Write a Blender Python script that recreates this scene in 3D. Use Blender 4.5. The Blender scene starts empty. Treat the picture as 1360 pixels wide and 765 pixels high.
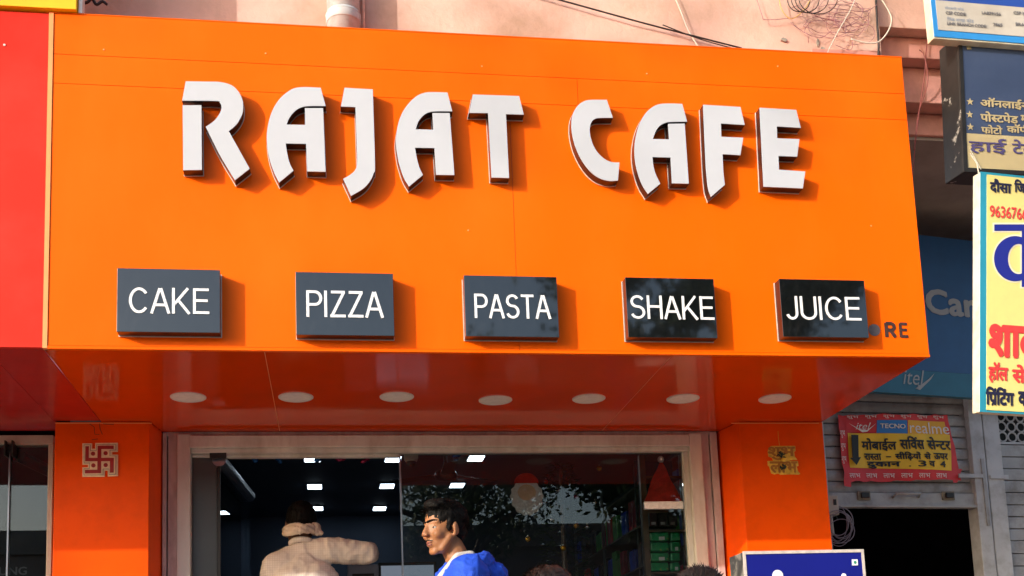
import bpy, bmesh, math, random
from mathutils import Vector, Matrix, noise
PI = math.pi
random.seed(7)
S = bpy.context.scene
COL = S.collection

# ------------------------------------------------------------------ camera
ZB = 2.884                       # height of the underside of the cafe fascia
PW, PH = 1360.0, 765.0
FPX, PX, PY = 1530.26, 680.0, 723.2
YAW, PITCH, ROLL = 0.1567, 0.1436, 0.0391
CAM = Vector((1.1863, -4.9104, -1.5858 + ZB))
FW = Vector((math.sin(YAW)*math.cos(PITCH), math.cos(YAW)*math.cos(PITCH), math.sin(PITCH)))
R0 = Vector((math.cos(YAW), -math.sin(YAW), 0)); U0 = R0.cross(FW)
RT = R0*math.cos(ROLL) - U0*math.sin(ROLL)
UP = R0*math.sin(ROLL) + U0*math.cos(ROLL)
cd = bpy.data.cameras.new('camera'); cam = bpy.data.objects.new('camera', cd); COL.objects.link(cam)
cam.matrix_world = Matrix(((RT.x, UP.x, -FW.x, CAM.x), (RT.y, UP.y, -FW.y, CAM.y), (RT.z, UP.z, -FW.z, CAM.z), (0, 0, 0, 1)))
cd.sensor_fit = 'HORIZONTAL'; cd.sensor_width = 36.0; cd.lens = FPX*36.0/PW
cd.shift_x = (PW/2 - PX)/PW; cd.shift_y = (PY - PH/2)/PW
cd.clip_start = 0.05; cd.clip_end = 3000
S.camera = cam

# ------------------------------------------------------------------ light
SUN = Vector((1.54, 1.0, -0.56)).normalized()          # the way sunlight travels
EL = math.asin(-SUN.z)
w = bpy.data.worlds.new('World'); S.world = w; w.use_nodes = True
nt = w.node_tree; bg = nt.nodes['Background']
sky = nt.nodes.new('ShaderNodeTexSky'); sky.sky_type = 'NISHITA'; sky.sun_disc = False
sky.sun_elevation = EL; sky.sun_rotation = math.atan2(-SUN.x, -SUN.y)
sky.air_density = 1.0; sky.dust_density = 2.6; sky.ozone_density = 1.0
nt.links.new(sky.outputs[0], bg.inputs[0]); bg.inputs[1].default_value = 0.15
sl = bpy.data.lights.new('sun', 'SUN'); sl.energy = 2.1; sl.angle = math.radians(0.5); sl.color = (1.0, 0.95, 0.87)
so = bpy.data.objects.new('sun', sl); COL.objects.link(so)
so.rotation_euler = SUN.to_track_quat('-Z', 'Y').to_euler()
S.view_settings.view_transform = 'Standard'; S.view_settings.look = 'None'
S.view_settings.exposure = 1.12; S.view_settings.gamma = 1.0
S.render.engine = 'CYCLES'
S.cycles.use_denoising = True
S.cycles.max_bounces = 8; S.cycles.transparent_max_bounces = 12
S.cycles.caustics_reflective = False; S.cycles.caustics_refractive = False
S.cycles.sample_clamp_indirect = 6

# ------------------------------------------------------------------ helpers
def ray(x, y): return FW + RT*((x-PX)/FPX) - UP*((y-PY)/FPX)
def at(x, y, Y):
    d = ray(x, y); return CAM + d*((Y-CAM.y)/d.y)
def atz(x, y, Z):
    d = ray(x, y); return CAM + d*((Z-CAM.z)/d.z)

class Plane:
    """a wall plane: origin o, turned by a about the vertical; u runs right, v up, w out towards the street"""
    def __init__(s, o, a=0.0, tilt=0.0, spin=0.0):
        s.o = Vector(o); s.a = a
        ex = Vector((math.cos(a), math.sin(a), 0)); z = Vector((0, 0, 1)); n0 = Vector((math.sin(a), -math.cos(a), 0))
        s.n = n0*math.cos(tilt)-z*math.sin(tilt); ez = z*math.cos(tilt)+n0*math.sin(tilt)       # tilt: top leans out to the street
        s.ex = ex*math.cos(spin)-ez*math.sin(spin); s.ez = ez*math.cos(spin)+ex*math.sin(spin)   # spin: clockwise in its own plane
        s.M = Matrix.Translation(s.o) @ Matrix(((s.ex.x, -s.n.x, s.ez.x), (s.ex.y, -s.n.y, s.ez.y), (s.ex.z, -s.n.z, s.ez.z))).to_4x4()
    def uv(s, x, y, wv=0.0):
        d = ray(x, y); o = s.o + s.n*wv
        P = CAM + d*((o-CAM).dot(s.n)/d.dot(s.n)) - o
        return (P.dot(s.ex), P.dot(s.ez))
    def rect(s, x0, y0, x1, y1, wv=0.0):
        a = s.uv(x0, y0, wv); b = s.uv(x1, y0, wv); c = s.uv(x1, y1, wv); d = s.uv(x0, y1, wv)
        return ((a[0]+d[0])/2, (b[0]+c[0])/2, (c[1]+d[1])/2, (a[1]+b[1])/2)   # u0,u1,v0,v1
    def P(s, u, v, wv=0.0): return s.o + s.ex*u + s.ez*v + s.n*wv

class MB:
    def __init__(s): s.v = []; s.f = []
    def add(s, vs, fs):
        b = len(s.v); s.v += [tuple(p) for p in vs]; s.f += [tuple(i+b for i in q) for q in fs]; return s
    def box(s, x0, x1, y0, y1, z0, z1):
        return s.add([(x0,y0,z0),(x1,y0,z0),(x1,y1,z0),(x0,y1,z0),(x0,y0,z1),(x1,y0,z1),(x1,y1,z1),(x0,y1,z1)],
                     [(0,3,2,1),(4,5,6,7),(0,1,5,4),(1,2,6,5),(2,3,7,6),(3,0,4,7)])
    def prism(s, poly, y0, y1):
        """polygon in local x,z extruded from y0 (street side) to y1"""
        n = len(poly)
        A = sum(poly[i][0]*poly[(i+1)%n][1]-poly[(i+1)%n][0]*poly[i][1] for i in range(n))
        if A < 0: poly = poly[::-1]
        s.add([(p[0], y0, p[1]) for p in poly]+[(p[0], y1, p[1]) for p in poly],
              [tuple(range(n)), tuple(range(2*n-1, n-1, -1))]+[(i, i+n, (i+1)%n+n, (i+1)%n) for i in range(n)])
        return s
    def plan(s, poly, z0, z1):
        """polygon in x,y (counter-clockwise) extruded up"""
        n = len(poly)
        return s.add([(p[0], p[1], z0) for p in poly]+[(p[0], p[1], z1) for p in poly],
              [tuple(range(n-1, -1, -1)), tuple(range(n, 2*n))]+[(i, (i+1)%n, (i+1)%n+n, i+n) for i in range(n)])
    def tube(s, pts, r, seg=8, cap=True):
        pts = [Vector(p) for p in pts]; n = len(pts); rr = r if isinstance(r, (list, tuple)) else [r]*n
        t0 = (pts[1]-pts[0]).normalized(); u = t0.orthogonal().normalized(); b = len(s.v)
        for i, p in enumerate(pts):
            t = (pts[min(i+1, n-1)]-pts[max(i-1, 0)])
            if t.length < 1e-9: t = t0
            t = t.normalized(); u = (u - t*u.dot(t))
            u = u.normalized() if u.length > 1e-6 else t.orthogonal().normalized(); vv = t.cross(u)
            for k in range(seg):
                a = 2*PI*k/seg; s.v.append(tuple(p + (u*math.cos(a)+vv*math.sin(a))*rr[i]))
        for i in range(n-1):
            for k in range(seg):
                s.f.append((b+i*seg+k, b+i*seg+(k+1)%seg, b+(i+1)*seg+(k+1)%seg, b+(i+1)*seg+k))
        if cap:
            s.f.append(tuple(b+k for k in range(seg-1, -1, -1))); s.f.append(tuple(b+(n-1)*seg+k for k in range(seg)))
        return s
    def ell(s, c, r, seg=20, rings=12, M=None):
        c = Vector(c); r = r if isinstance(r, (tuple, list)) else (r, r, r); b = len(s.v)
        def put(v): s.v.append(tuple((M @ v if M else v) + c))
        put(Vector((0, 0, -r[2])))
        for i in range(1, rings):
            t = PI*i/rings - PI/2
            for k in range(seg):
                a = 2*PI*k/seg; put(Vector((r[0]*math.cos(t)*math.cos(a), r[1]*math.cos(t)*math.sin(a), r[2]*math.sin(t))))
        put(Vector((0, 0, r[2]))); top = b+1+(rings-1)*seg
        for k in range(seg):
            s.f.append((b, b+1+(k+1)%seg, b+1+k)); s.f.append((top, top-seg+k, top-seg+(k+1)%seg))
        for i in range(rings-2):
            for k in range(seg):
                q = b+1+i*seg; s.f.append((q+k, q+(k+1)%seg, q+seg+(k+1)%seg, q+seg+k))
        return s
    def cap(s, p0, r0, p1, r1, seg=14):
        """tapered capsule"""
        p0 = Vector(p0); p1 = Vector(p1); d = (p1-p0); L = d.length; t = d.normalized() if L > 1e-6 else Vector((0,0,1))
        pts = []; rs = []
        for i in range(6):
            a = PI/2*(1-i/5.0); pts.append(p0 - t*r0*math.sin(a)); rs.append(max(r0*math.cos(a), 1e-4))
        for i in range(6):
            a = PI/2*i/5.0; pts.append(p1 + t*r1*math.sin(a)); rs.append(max(r1*math.cos(a), 1e-4))
        return s.tube(pts, rs, seg)
    def lathe(s, prof, c=(0,0,0), seg=28, M=None):
        c = Vector(c); b = len(s.v); n = len(prof)
        for (r, z) in prof:
            for k in range(seg):
                a = 2*PI*k/seg; v = Vector((r*math.cos(a), r*math.sin(a), z)); s.v.append(tuple((M @ v if M else v)+c))
        for i in range(n-1):
            for k in range(seg):
                s.f.append((b+i*seg+k, b+i*seg+(k+1)%seg, b+(i+1)*seg+(k+1)%seg, b+(i+1)*seg+k))
        s.f.append(tuple(b+k for k in range(seg-1, -1, -1))); s.f.append(tuple(b+(n-1)*seg+k for k in range(seg)))
        return s
    def mesh(s, name):
        m = bpy.data.meshes.new(name); m.from_pydata(s.v, [], s.f); m.update(); return m

def obj(name, mb, mat, parent=None, M=None, smooth=False, bevel=0.0, loc=None):
    me = mb.mesh(name) if isinstance(mb, MB) else mb
    if not me.materials: me.materials.append(mat)
    if smooth:
        for p in me.polygons: p.use_smooth = True
    o = bpy.data.objects.new(name, me); COL.objects.link(o)
    if M is not None: o.matrix_world = M
    if loc is not None: o.location = loc
    if parent is not None: o.parent = parent
    if bevel:
        b = o.modifiers.new('bevel', 'BEVEL'); b.width = bevel; b.segments = 2; b.limit_method = 'ANGLE'; b.angle_limit = math.radians(40)
    return o
def tag(o, label=None, cat=None, group=None, kind=None):
    if label: o['label'] = label
    if cat: o['category'] = cat
    if group: o['group'] = group
    if kind: o['kind'] = kind
    return o
def thing(name, label, cat, M=None, group=None):
    o = bpy.data.objects.new(name, None); COL.objects.link(o); o.empty_display_size = 0.1
    if M is not None: o.matrix_world = M
    return tag(o, label, cat, group)
def struct(name, mb, mat, **k): return tag(obj(name, mb, mat, **k), kind='structure')

# ------------------------------------------------------------------ materials
MATS = {}
def mat(name, col, rough=0.5, metal=0.0, var=0.0, scale=8.0, bump=0.0, bscale=60.0, stain=None, sscale=3.0, samt=0.5, spec=0.5, coat=0.0, emit=None, estr=0.0, rvar=0.0, stretch=None, lo=0.45, hi=0.7):
    m = bpy.data.materials.new(name); m.use_nodes = True; n = m.node_tree.nodes; L = m.node_tree.links
    b = n['Principled BSDF']; b.inputs['Base Color'].default_value = (*col, 1); b.inputs['Roughness'].default_value = rough
    b.inputs['Metallic'].default_value = metal; b.inputs['Specular IOR Level'].default_value = spec
    if coat: b.inputs['Coat Weight'].default_value = coat; b.inputs['Coat Roughness'].default_value = 0.08
    if emit: b.inputs['Emission Color'].default_value = (*emit, 1); b.inputs['Emission Strength'].default_value = estr
    tc = n.new('ShaderNodeTexCoord'); src = tc.outputs['Object']
    if stretch:
        mp = n.new('ShaderNodeMapping'); mp.inputs['Scale'].default_value = stretch; L.new(src, mp.inputs[0]); src = mp.outputs[0]
    def noi(sc, det=5.0, rg=0.55):
        t = n.new('ShaderNodeTexNoise'); t.inputs['Scale'].default_value = sc; t.inputs['Detail'].default_value = det; t.inputs['Roughness'].default_value = rg
        L.new(src, t.inputs['Vector']); return t.outputs['Fac']
    cur = None
    if var:
        rp = n.new('ShaderNodeValToRGB'); rp.color_ramp.elements[0].position = 0.3; rp.color_ramp.elements[1].position = 0.72
        rp.color_ramp.elements[0].color = (*[c*(1-var) for c in col], 1); rp.color_ramp.elements[1].color = (*[min(1, c*(1+var)) for c in col], 1)
        L.new(noi(scale), rp.inputs[0]); cur = rp.outputs[0]
    if stain:
        rp = n.new('ShaderNodeValToRGB'); rp.color_ramp.elements[0].position = lo; rp.color_ramp.elements[1].position = hi
        rp.color_ramp.elements[0].color = (0, 0, 0, 1); rp.color_ramp.elements[1].color = (samt, samt, samt, 1)
        L.new(noi(sscale, 8.0, 0.65), rp.inputs[0])
        mx = n.new('ShaderNodeMix'); mx.data_type = 'RGBA'; L.new(rp.outputs[0], mx.inputs['Factor'])
        if cur: L.new(cur, mx.inputs['A'])
        else: mx.inputs['A'].default_value = (*col, 1)
        mx.inputs['B'].default_value = (*stain, 1); cur = mx.outputs['Result']
    if cur: L.new(cur, b.inputs['Base Color'])
    if rvar:
        mr = n.new('ShaderNodeMapRange'); mr.inputs['To Min'].default_value = max(0.02, rough-rvar); mr.inputs['To Max'].default_value = min(1, rough+rvar)
        mr.inputs['From Min'].default_value = 0.3; mr.inputs['From Max'].default_value = 0.7
        L.new(noi(scale*1.7, 6.0), mr.inputs['Value']); L.new(mr.outputs[0], b.inputs['Roughness'])
    if bump:
        bp = n.new('ShaderNodeBump'); bp.inputs['Strength'].default_value = bump; bp.inputs['Distance'].default_value = 0.01
        L.new(noi(bscale, 6.0), bp.inputs['Height']); L.new(bp.outputs[0], b.inputs['Normal'])
    MATS[name] = m; return m

def glass(name, tint=(0.93, 0.96, 0.95), refl=1.0, rough=0.0):
    m = bpy.data.materials.new(name); m.use_nodes = True; n = m.node_tree.nodes; L = m.node_tree.links
    out = n['Material Output']; n.remove(n['Principled BSDF'])
    t = n.new('ShaderNodeBsdfTransparent'); t.inputs[0].default_value = (*tint, 1)
    g = n.new('ShaderNodeBsdfGlossy'); g.inputs['Roughness'].default_value = rough; g.inputs[0].default_value = (refl, refl, refl, 1)
    fr = n.new('ShaderNodeFresnel'); fr.inputs[0].default_value = 1.5
    mx = n.new('ShaderNodeMixShader'); L.new(fr.outputs[0], mx.inputs[0]); L.new(t.outputs[0], mx.inputs[1]); L.new(g.outputs[0], mx.inputs[2]); L.new(mx.outputs[0], out.inputs[0])
    MATS[name] = m; return m

M_or = mat('orange_panel', (0.92, 0.122, 0.001), 0.38, var=0.03, scale=1.6, stain=(0.94, 0.165, 0.008), sscale=1.3, samt=0.4, rvar=0.08, spec=0.08, bump=0.05, bscale=2.2, stretch=(1.3, 1, 0.6))
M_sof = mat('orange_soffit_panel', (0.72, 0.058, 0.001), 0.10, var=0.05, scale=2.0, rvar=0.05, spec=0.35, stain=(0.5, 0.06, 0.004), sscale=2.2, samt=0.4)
M_pil = mat('orange_pillar_panel', (0.92, 0.088, 0.001), 0.36, var=0.05, scale=2.5, spec=0.10, stain=(0.5, 0.05, 0.003), sscale=6, samt=0.25)
M_trim = mat('orange_edge', (0.95, 0.32, 0.10), 0.45, var=0.08)
M_red = mat('red_panel', (0.74, 0.032, 0.018), 0.4, var=0.05, scale=2.2, spec=0.10, stain=(0.85, 0.07, 0.05), sscale=2, samt=0.4)
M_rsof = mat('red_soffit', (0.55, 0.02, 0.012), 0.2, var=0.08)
M_yel = mat('yellow_board', (0.93, 0.52, 0.002), 0.45, var=0.04)
M_white = mat('white_acrylic', (0.50, 0.515, 0.565), 0.55, var=0.02, scale=14, stain=(0.5, 0.5, 0.52), sscale=9, samt=0.12, spec=0.2)
M_ret = mat('black_letter_return', (0.018, 0.012, 0.012), 0.22, var=0.3, scale=10)
M_alu = mat('bare_edge', (0.75, 0.66, 0.60), 0.4, metal=0.3, var=0.15, scale=30)
M_dark = mat('black_acrylic', (0.006, 0.007, 0.008), 0.035, var=0.3, scale=20, stain=(0.07, 0.065, 0.06), sscale=9, samt=0.18, lo=0.56, hi=0.8, bump=0.012, bscale=3, stretch=(2.2, 1, 0.8)); M_dark.node_tree.nodes['Principled BSDF'].inputs['IOR'].default_value = 1.85
M_txt = mat('white_lettering', (0.82, 0.82, 0.84), 0.5)
M_lens = mat('opal_lens', (0.80, 0.76, 0.70), 0.5, var=0.1, scale=30)
M_rim = mat('lamp_rim', (0.72, 0.68, 0.62), 0.4, var=0.1)
M_cut = mat('dark_cutout', (0.05, 0.02, 0.015), 0.6, var=0.4, scale=40)
M_cutg = mat('grey_cutout', (0.16, 0.13, 0.14), 0.4, var=0.3, scale=30)
M_cream = mat('cream_painted_wood', (0.72, 0.69, 0.62), 0.55, var=0.10, scale=6, stain=(0.34, 0.24, 0.17), sscale=7, samt=0.45, bump=0.15, bscale=40, stretch=(1, 1, 0.4))
M_pinkw = mat('pinkish_painted_wood', (0.62, 0.53, 0.51), 0.6, var=0.12, scale=6, stain=(0.18, 0.11, 0.09), sscale=11, samt=0.5, bump=0.15, bscale=40, stretch=(1, 1, 0.4))
M_pink = mat('pink_plaster', (0.72, 0.46, 0.375), 0.85, var=0.10, scale=2.5, stain=(0.38, 0.24, 0.15), sscale=1.5, samt=0.7, lo=0.46, hi=0.68, bump=0.35, bscale=30)
M_pink2 = mat('dusty_pink_plaster', (0.62, 0.30, 0.25), 0.85, var=0.15, scale=3, stain=(0.25, 0.12, 0.10), sscale=4, samt=0.5, bump=0.3, bscale=30)
M_conc = mat('concrete', (0.30, 0.26, 0.23), 0.9, var=0.2, scale=4, bump=0.3, bscale=40)
M_pipe = mat('grey_pvc', (0.56, 0.575, 0.58), 0.55, var=0.12, scale=9, stain=(0.20, 0.16, 0.13), sscale=8, samt=0.6)
M_asph = mat('asphalt', (0.13, 0.115, 0.098), 0.95, var=0.3, scale=3, bump=0.5, bscale=120)
M_pave = mat('paving', (0.40, 0.33, 0.26), 0.9, var=0.2, scale=3, bump=0.3, bscale=60)
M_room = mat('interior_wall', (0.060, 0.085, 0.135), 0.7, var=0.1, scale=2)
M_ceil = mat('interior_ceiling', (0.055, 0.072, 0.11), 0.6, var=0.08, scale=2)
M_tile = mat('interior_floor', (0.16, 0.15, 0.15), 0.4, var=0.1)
M_led = mat('ceiling_led', (0.9, 0.95, 1.0), 0.5, emit=(0.72, 0.88, 1.0), estr=4.0)
M_ledrim = mat('led_rim', (0.3, 0.35, 0.4), 0.5)
M_glass = glass('window_glass')
M_fog = mat('frosted_film', (0.075, 0.085, 0.085), 0.35, var=0.1, scale=3)
M_steel = mat('brushed_steel', (0.42, 0.43, 0.46), 0.28, metal=0.9, var=0.1)
M_blk = mat('black_rubber', (0.012, 0.012, 0.013), 0.5, var=0.2)
M_bluefoil = mat('blue_foil', (0.02, 0.14, 0.42), 0.25, metal=0.5, var=0.3, scale=30)
M_pinkfoil = mat('magenta_foil', (0.42, 0.03, 0.10), 0.25, metal=0.5, var=0.3, scale=30)

# ------------------------------------------------------------------ text
SCR = bpy.data.scenes.new('scratch')
def evaluated_mesh(o):
    SCR.collection.objects.link(o)
    with bpy.context.temp_override(scene=SCR, view_layer=SCR.view_layers[0]): dg = bpy.context.evaluated_depsgraph_get(); dg.update()
    me = bpy.data.meshes.new_from_object(o.evaluated_get(dg), depsgraph=dg); bpy.data.objects.remove(o); return me
def embolden(vs, fs, bold):
    """heavier print: shifted copies, each on its own thin layer"""
    if bold <= 0: return [(p[0], p[1], 0) for p in vs], fs
    V = []; F = []
    for k, (dx, dy) in enumerate(((-1, 0), (1, 0), (0, -1), (0, 1), (0, 0), (-.7, -.7), (.7, .7), (-.7, .7), (.7, -.7))):
        b = len(V); V += [(p[0]+dx*bold, p[1]+dy*bold, k) for p in vs]; F += [tuple(i+b for i in f) for f in fs]
    return V, F
def text_raw(body, shear=0.0, spacing=1.0, res=3):
    c = bpy.data.curves.new('text', 'FONT'); c.body = body; c.shear = shear; c.space_character = spacing; c.resolution_u = res
    o = bpy.data.objects.new('text', c); me = evaluated_mesh(o); bpy.data.curves.remove(c)
    vs = [(v.co.x, v.co.y) for v in me.vertices]; fs = [tuple(p.vertices) for p in me.polygons]
    bpy.data.meshes.remove(me); return vs, fs
def text_mesh(body, bold=0.0, shear=0.0): return embolden(*text_raw(body, shear), bold)
def clip_x(vs, fs, xmax):
    """keep what lies left of xmax (half forms of Devanagari letters lose their stem)"""
    bm = bmesh.new(); bv = [bm.verts.new((x, y, 0)) for x, y in vs]
    for f in fs:
        try: bm.faces.new([bv[i] for i in f])
        except ValueError: pass
    bmesh.ops.bisect_plane(bm, geom=bm.verts[:]+bm.edges[:]+bm.faces[:], plane_co=(xmax, 0, 0), plane_no=(1, 0, 0), clear_outer=True)
    bm.verts.index_update(); r = ([(v.co.x, v.co.y) for v in bm.verts], [tuple(v.index for v in f.verts) for f in bm.faces]); bm.free(); return r
GL = {}
def glyph(ch, bold):
    bold = 0
    if (ch, bold) not in GL:
        vs, fs = text_raw(ch)
        a, _ = text_raw(ch+'\u0915'); k, _ = text_raw('\u0915')     # advance: where a following letter lands
        adv = max(p[0] for p in a)-max(p[0] for p in k) if a else 0.3
        GL[(ch, bold)] = (vs, fs, adv)
    return GL[(ch, bold)]
def deva(s, bold=0.0):
    """Devanagari in visual order. '~X' = half form of X, '^' = reph over the letter before, '/' = subscript r stroke on the letter before"""
    V = []; F = []; x = 0.0; i = 0
    def put(vs, fs, dx):
        b = len(V); V.extend([(p[0]+dx, p[1]) for p in vs]); F.extend([tuple(j+b for j in f) for f in fs])
    while i < len(s):
        ch = s[i]
        if ch == ' ': x += 0.28; i += 1; continue
        if ch == '~':
            vs, fs, adv = glyph(s[i+1], bold); cut = adv*0.68; put(*clip_x(vs, fs, cut), x); x += cut-0.02; i += 2; continue
        if ch == '^':
            pts = [(0.0, 0.0), (-0.05, 0.07), (-0.03, 0.15), (0.05, 0.17), (0.11, 0.13)]; t = 0.03
            b = len(V)
            for k, p in enumerate(pts):
                q0 = pts[max(k-1, 0)]; q1 = pts[min(k+1, 4)]; dx, dy = q1[0]-q0[0], q1[1]-q0[1]; l = math.hypot(dx, dy)
                V.append((x-0.06+p[0]-dy/l*t, 0.63+p[1]+dx/l*t)); V.append((x-0.06+p[0]+dy/l*t, 0.63+p[1]-dx/l*t))
            for k in range(4): F.append((b+2*k, b+2*k+1, b+2*k+3, b+2*k+2))
            i += 1; continue
        if ch == '/':
            b = len(V); t = 0.035
            V.extend([(x-0.13, 0.22+t), (x-0.13, 0.22-t), (x-0.36, -0.02-t), (x-0.36, -0.02+t)]); F.append((b, b+1, b+2, b+3)); i += 1; continue
        vs, fs, adv = glyph(ch, bold); put(vs, fs, x); x += adv; i += 1
    return embolden(V, F, bold)
def fit(vf, rect):
    vs, fs = vf; u0, u1, v0, v1 = rect
    a = min(p[0] for p in vs); b = max(p[0] for p in vs); c = min(p[1] for p in vs); d = max(p[1] for p in vs)
    return [(u0+(p[0]-a)/(b-a)*(u1-u0), v0+(p[1]-c)/(d-c)*(v1-v0), p[2]) for p in vs], fs
def print_on(name, vf, rect, wv, m, parent, warp=None):
    vs, fs = fit(vf, rect); mb = MB()
    mb.add([(u, -wv-0.00025*l-(warp(u, v) if warp else 0), v) for u, v, l in vs], fs)
    return obj(name, mb, m, parent)

# stroke lettering (plain grotesque capitals), unit height
def arc(cx, cy, rx, ry, a0, a1, n=14): return [(cx+rx*math.cos(math.radians(a0+(a1-a0)*i/n)), cy+ry*math.sin(math.radians(a0+(a1-a0)*i/n))) for i in range(n+1)]
SW = 0.100; q = SW/2
CH = {
 'C': (0.74, [arc(0.39, 0.5, 0.33, 0.5-q, 38, 322, 22)]),
 'A': (0.70, [[(0.02, 0), (0.33, 1.0-0.02)], [(0.37, 1.0-0.02), (0.68, 0)], [(0.14, 0.33), (0.56, 0.33)]]),
 'K': (0.70, [[(q, 0), (q, 1)], [(q, 0.33), (0.60, 1.0)], [(0.24, 0.52), (0.66, 0)]]),
 'E': (0.62, [[(q, 0), (q, 1)], [(q, 1-q), (0.60, 1-q)], [(q, 0.52), (0.56, 0.52)], [(q, q), (0.62, q)]]),
 'P': (0.62, [[(q, 0), (q, 1)], [(q, 1-q), (0.34, 1-q)]+arc(0.34, 0.71, 0.24, 0.29-q, 90, -90, 12)+[(q, 0.42+q)]]),
 'I': (0.13, [[(q, 0), (q, 1)]]),
 'Z': (0.62, [[(0.04, 1-q), (0.60, 1-q)], [(0.56, 1-q), (0.07, q)], [(0.0, q), (0.62, q)]]),
 'S': (0.66, [[(x, y) for x, y in arc(0.33, 0.735, 0.25, 0.265-q, 25, 270, 14)] + [(x, y) for x, y in arc(0.33, 0.285, 0.27, 0.285-q, 70, -160, 14)]]),
 'T': (0.62, [[(0, 1-q), (0.62, 1-q)], [(0.31, 1), (0.31, 0)]]),
 'H': (0.66, [[(q, 0), (q, 1)], [(0.66-q, 0), (0.66-q, 1)], [(q, 0.53), (0.66-q, 0.53)]]),
 'J': (0.48, [[(0.48-q, 1), (0.48-q, 0.28)]+arc(0.24, 0.28, 0.24-q, 0.28-q, 0, -165, 12)]),
 'U': (0.66, [[(q, 1), (q, 0.32)]+arc(0.33, 0.32, 0.33-q, 0.32-q, 180, 360, 14)+[(0.66-q, 1)]]),
 'R': (0.66, [[(q, 0), (q, 1)], [(q, 1-q), (0.36, 1-q)]+arc(0.36, 0.72, 0.22, 0.28-q, 90, -90, 10)+[(q, 0.44+q)], [(0.34, 0.44), (0.62, 0)]]),
}
def stroke_word(word, rect, wv, thick, gap=0.10, sw=SW):
    u0, u1, v0, v1 = rect; tot = sum(CH[c][0] for c in word)+gap*(len(word)-1); sx = (u1-u0)/tot; sy = v1-v0
    mb = MB(); x = 0.0; lay = 0
    for c in word:
        wd, strokes = CH[c]
        for st in strokes:
            lay += 1; o = wv+0.0003*(lay % 6)
            P = [((p[0]+x)*sx, p[1]*sy) for p in st]; P = [p for k, p in enumerate(P) if k == 0 or math.hypot(p[0]-P[k-1][0], p[1]-P[k-1][1]) > 1e-5]; n = len(P); hw = sw*sy/2; L = []; Rr = []
            for i in range(n):
                def dr(a, b):
                    d = Vector((b[0]-a[0], b[1]-a[1])); return d.normalized()
                if i == 0: d0 = d1 = dr(P[0], P[1])
                elif i == n-1: d0 = d1 = dr(P[-2], P[-1])
                else: d0 = dr(P[i-1], P[i]); d1 = dr(P[i], P[i+1])
                t = (d0+d1); t = t.normalized() if t.length > 1e-6 else d1; nn = Vector((-t.y, t.x)); k = hw/max(0.5, nn.dot(Vector((-d1.y, d1.x))))
                L.append((P[i][0]+nn.x*k+u0, P[i][1]+nn.y*k+v0)); Rr.append((P[i][0]-nn.x*k+u0, P[i][1]-nn.y*k+v0))
            b = len(mb.v)
            for i in range(n):
                for (pp, yy) in ((L[i], -o-thick), (Rr[i], -o-thick), (Rr[i], -o), (L[i], -o)): mb.v.append((pp[0], yy, pp[1]))
            for i in range(n-1):
                a = b+4*i; e = a+4
                mb.f += [(a, a+1, e+1, e), (a+1, a+2, e+2, e+1), (a+3, a, e, e+3)]
            mb.f += [(b+3, b+2, b+1, b), (b+4*n-4, b+4*n-3, b+4*n-2, b+4*n-1)]
        x += wd+gap
    return mb

# ------------------------------------------------------------------ ground
g = MB(); g.add([(-300, -300, 0), (300, -300, 0), (300, 300, 0), (-300, 300, 0)], [(0, 1, 2, 3)])
struct('road', g, M_asph)
struct('bounce_ground', MB().add([(-40, -7.5, 0.004), (45, -7.5, 0.004), (45, -0.69, 0.004), (-40, -0.69, 0.004)], [(0, 1, 2, 3)]), mat('dusty_concrete_apron', (0.36, 0.29, 0.22), 0.95, var=0.2, scale=2, bump=0.4, bscale=50))  # unseen pale ground, added to bounce warm light onto soffit and frame
struct('pavement', MB().box(-6, 9, -0.7, 1.46, 0.004, 0.5), M_pave, bevel=0.02)

# ------------------------------------------------------------------ cafe fascia
FP = Plane((0, 0, ZB)); WF, HF, DF = 4.0, 1.527, 1.2247
fas = thing('cafe_fascia', 'wide glossy orange signboard box over the cafe shopfront', 'signboard', FP.M)
vs = FP.uv(66, 73)[1]; vs2 = FP.uv(1197, 123)[1]; vs = (vs+vs2)/2
xs = FP.uv(681, 250)[0]
G = 0.0012
def panel(u0, u1, v0, v1, m=M_or, t=0.004):
    return obj('panel', MB().box(u0+G, u1-G, 0, t, v0+G, v1-G), m, fas)
vb_ = (FP.uv(66, 108)[1]+FP.uv(1199, 161)[1])/2; xc = FP.uv(771, 200)[0]
panel(0.018, WF, vs, HF); panel(0.018, xc, vb_, vs); panel(xc, WF, vb_, vs); panel(0.018, xs, 0.012, vb_); panel(xs, WF, 0.012, vb_)
for px, py in ((138, 66), (353, 71), (640, 88), (1033, 88), (859, 98), (622, 306), (1157, 300)):
    u, v = FP.uv(px, py); obj('screw', MB().lathe([(0.0042, 0.0), (0.0036, 0.0016), (0.001, 0.0022)], (u, -0.0004, v), 10, Matrix.Rotation(PI/2, 3, 'X')), M_trim, fas)
obj('edge_trim', MB().box(-0.002, 0.017, -0.004, 0.03, 0.0, HF), M_trim, fas)
obj('bottom_trim', MB().box(0.018, WF, -0.003, 0.02, -0.002, 0.011), M_or, fas)
obj('core', MB().box(0.018, WF-0.001, 0.0055, 0.25, 0.02, HF-0.002), M_sof, fas)
obj('side_panel', MB().box(WF-0.02, WF+0.003, 0.251, DF, 0.02, 0.42), M_or, fas); obj('top_cover', MB().box(0.0, WF-0.021, 0.251, DF, 0.40, 0.42), M_or, fas)
obj('top_panel', MB().box(0.0, WF+0.002, 0.0, 0.42, HF+0.001, HF+0.006), M_or, fas)
xa = atz(890, 475, ZB).x; xb = atz(352, 471, ZB).x
for u0, u1 in ((0.0, xb), (xb, xa), (xa, WF)):
    obj('soffit_panel', MB().box(u0+0.0018, u1-0.0018, 0.021, 1.45, 0.0, 0.012), M_sof, fas)
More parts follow.
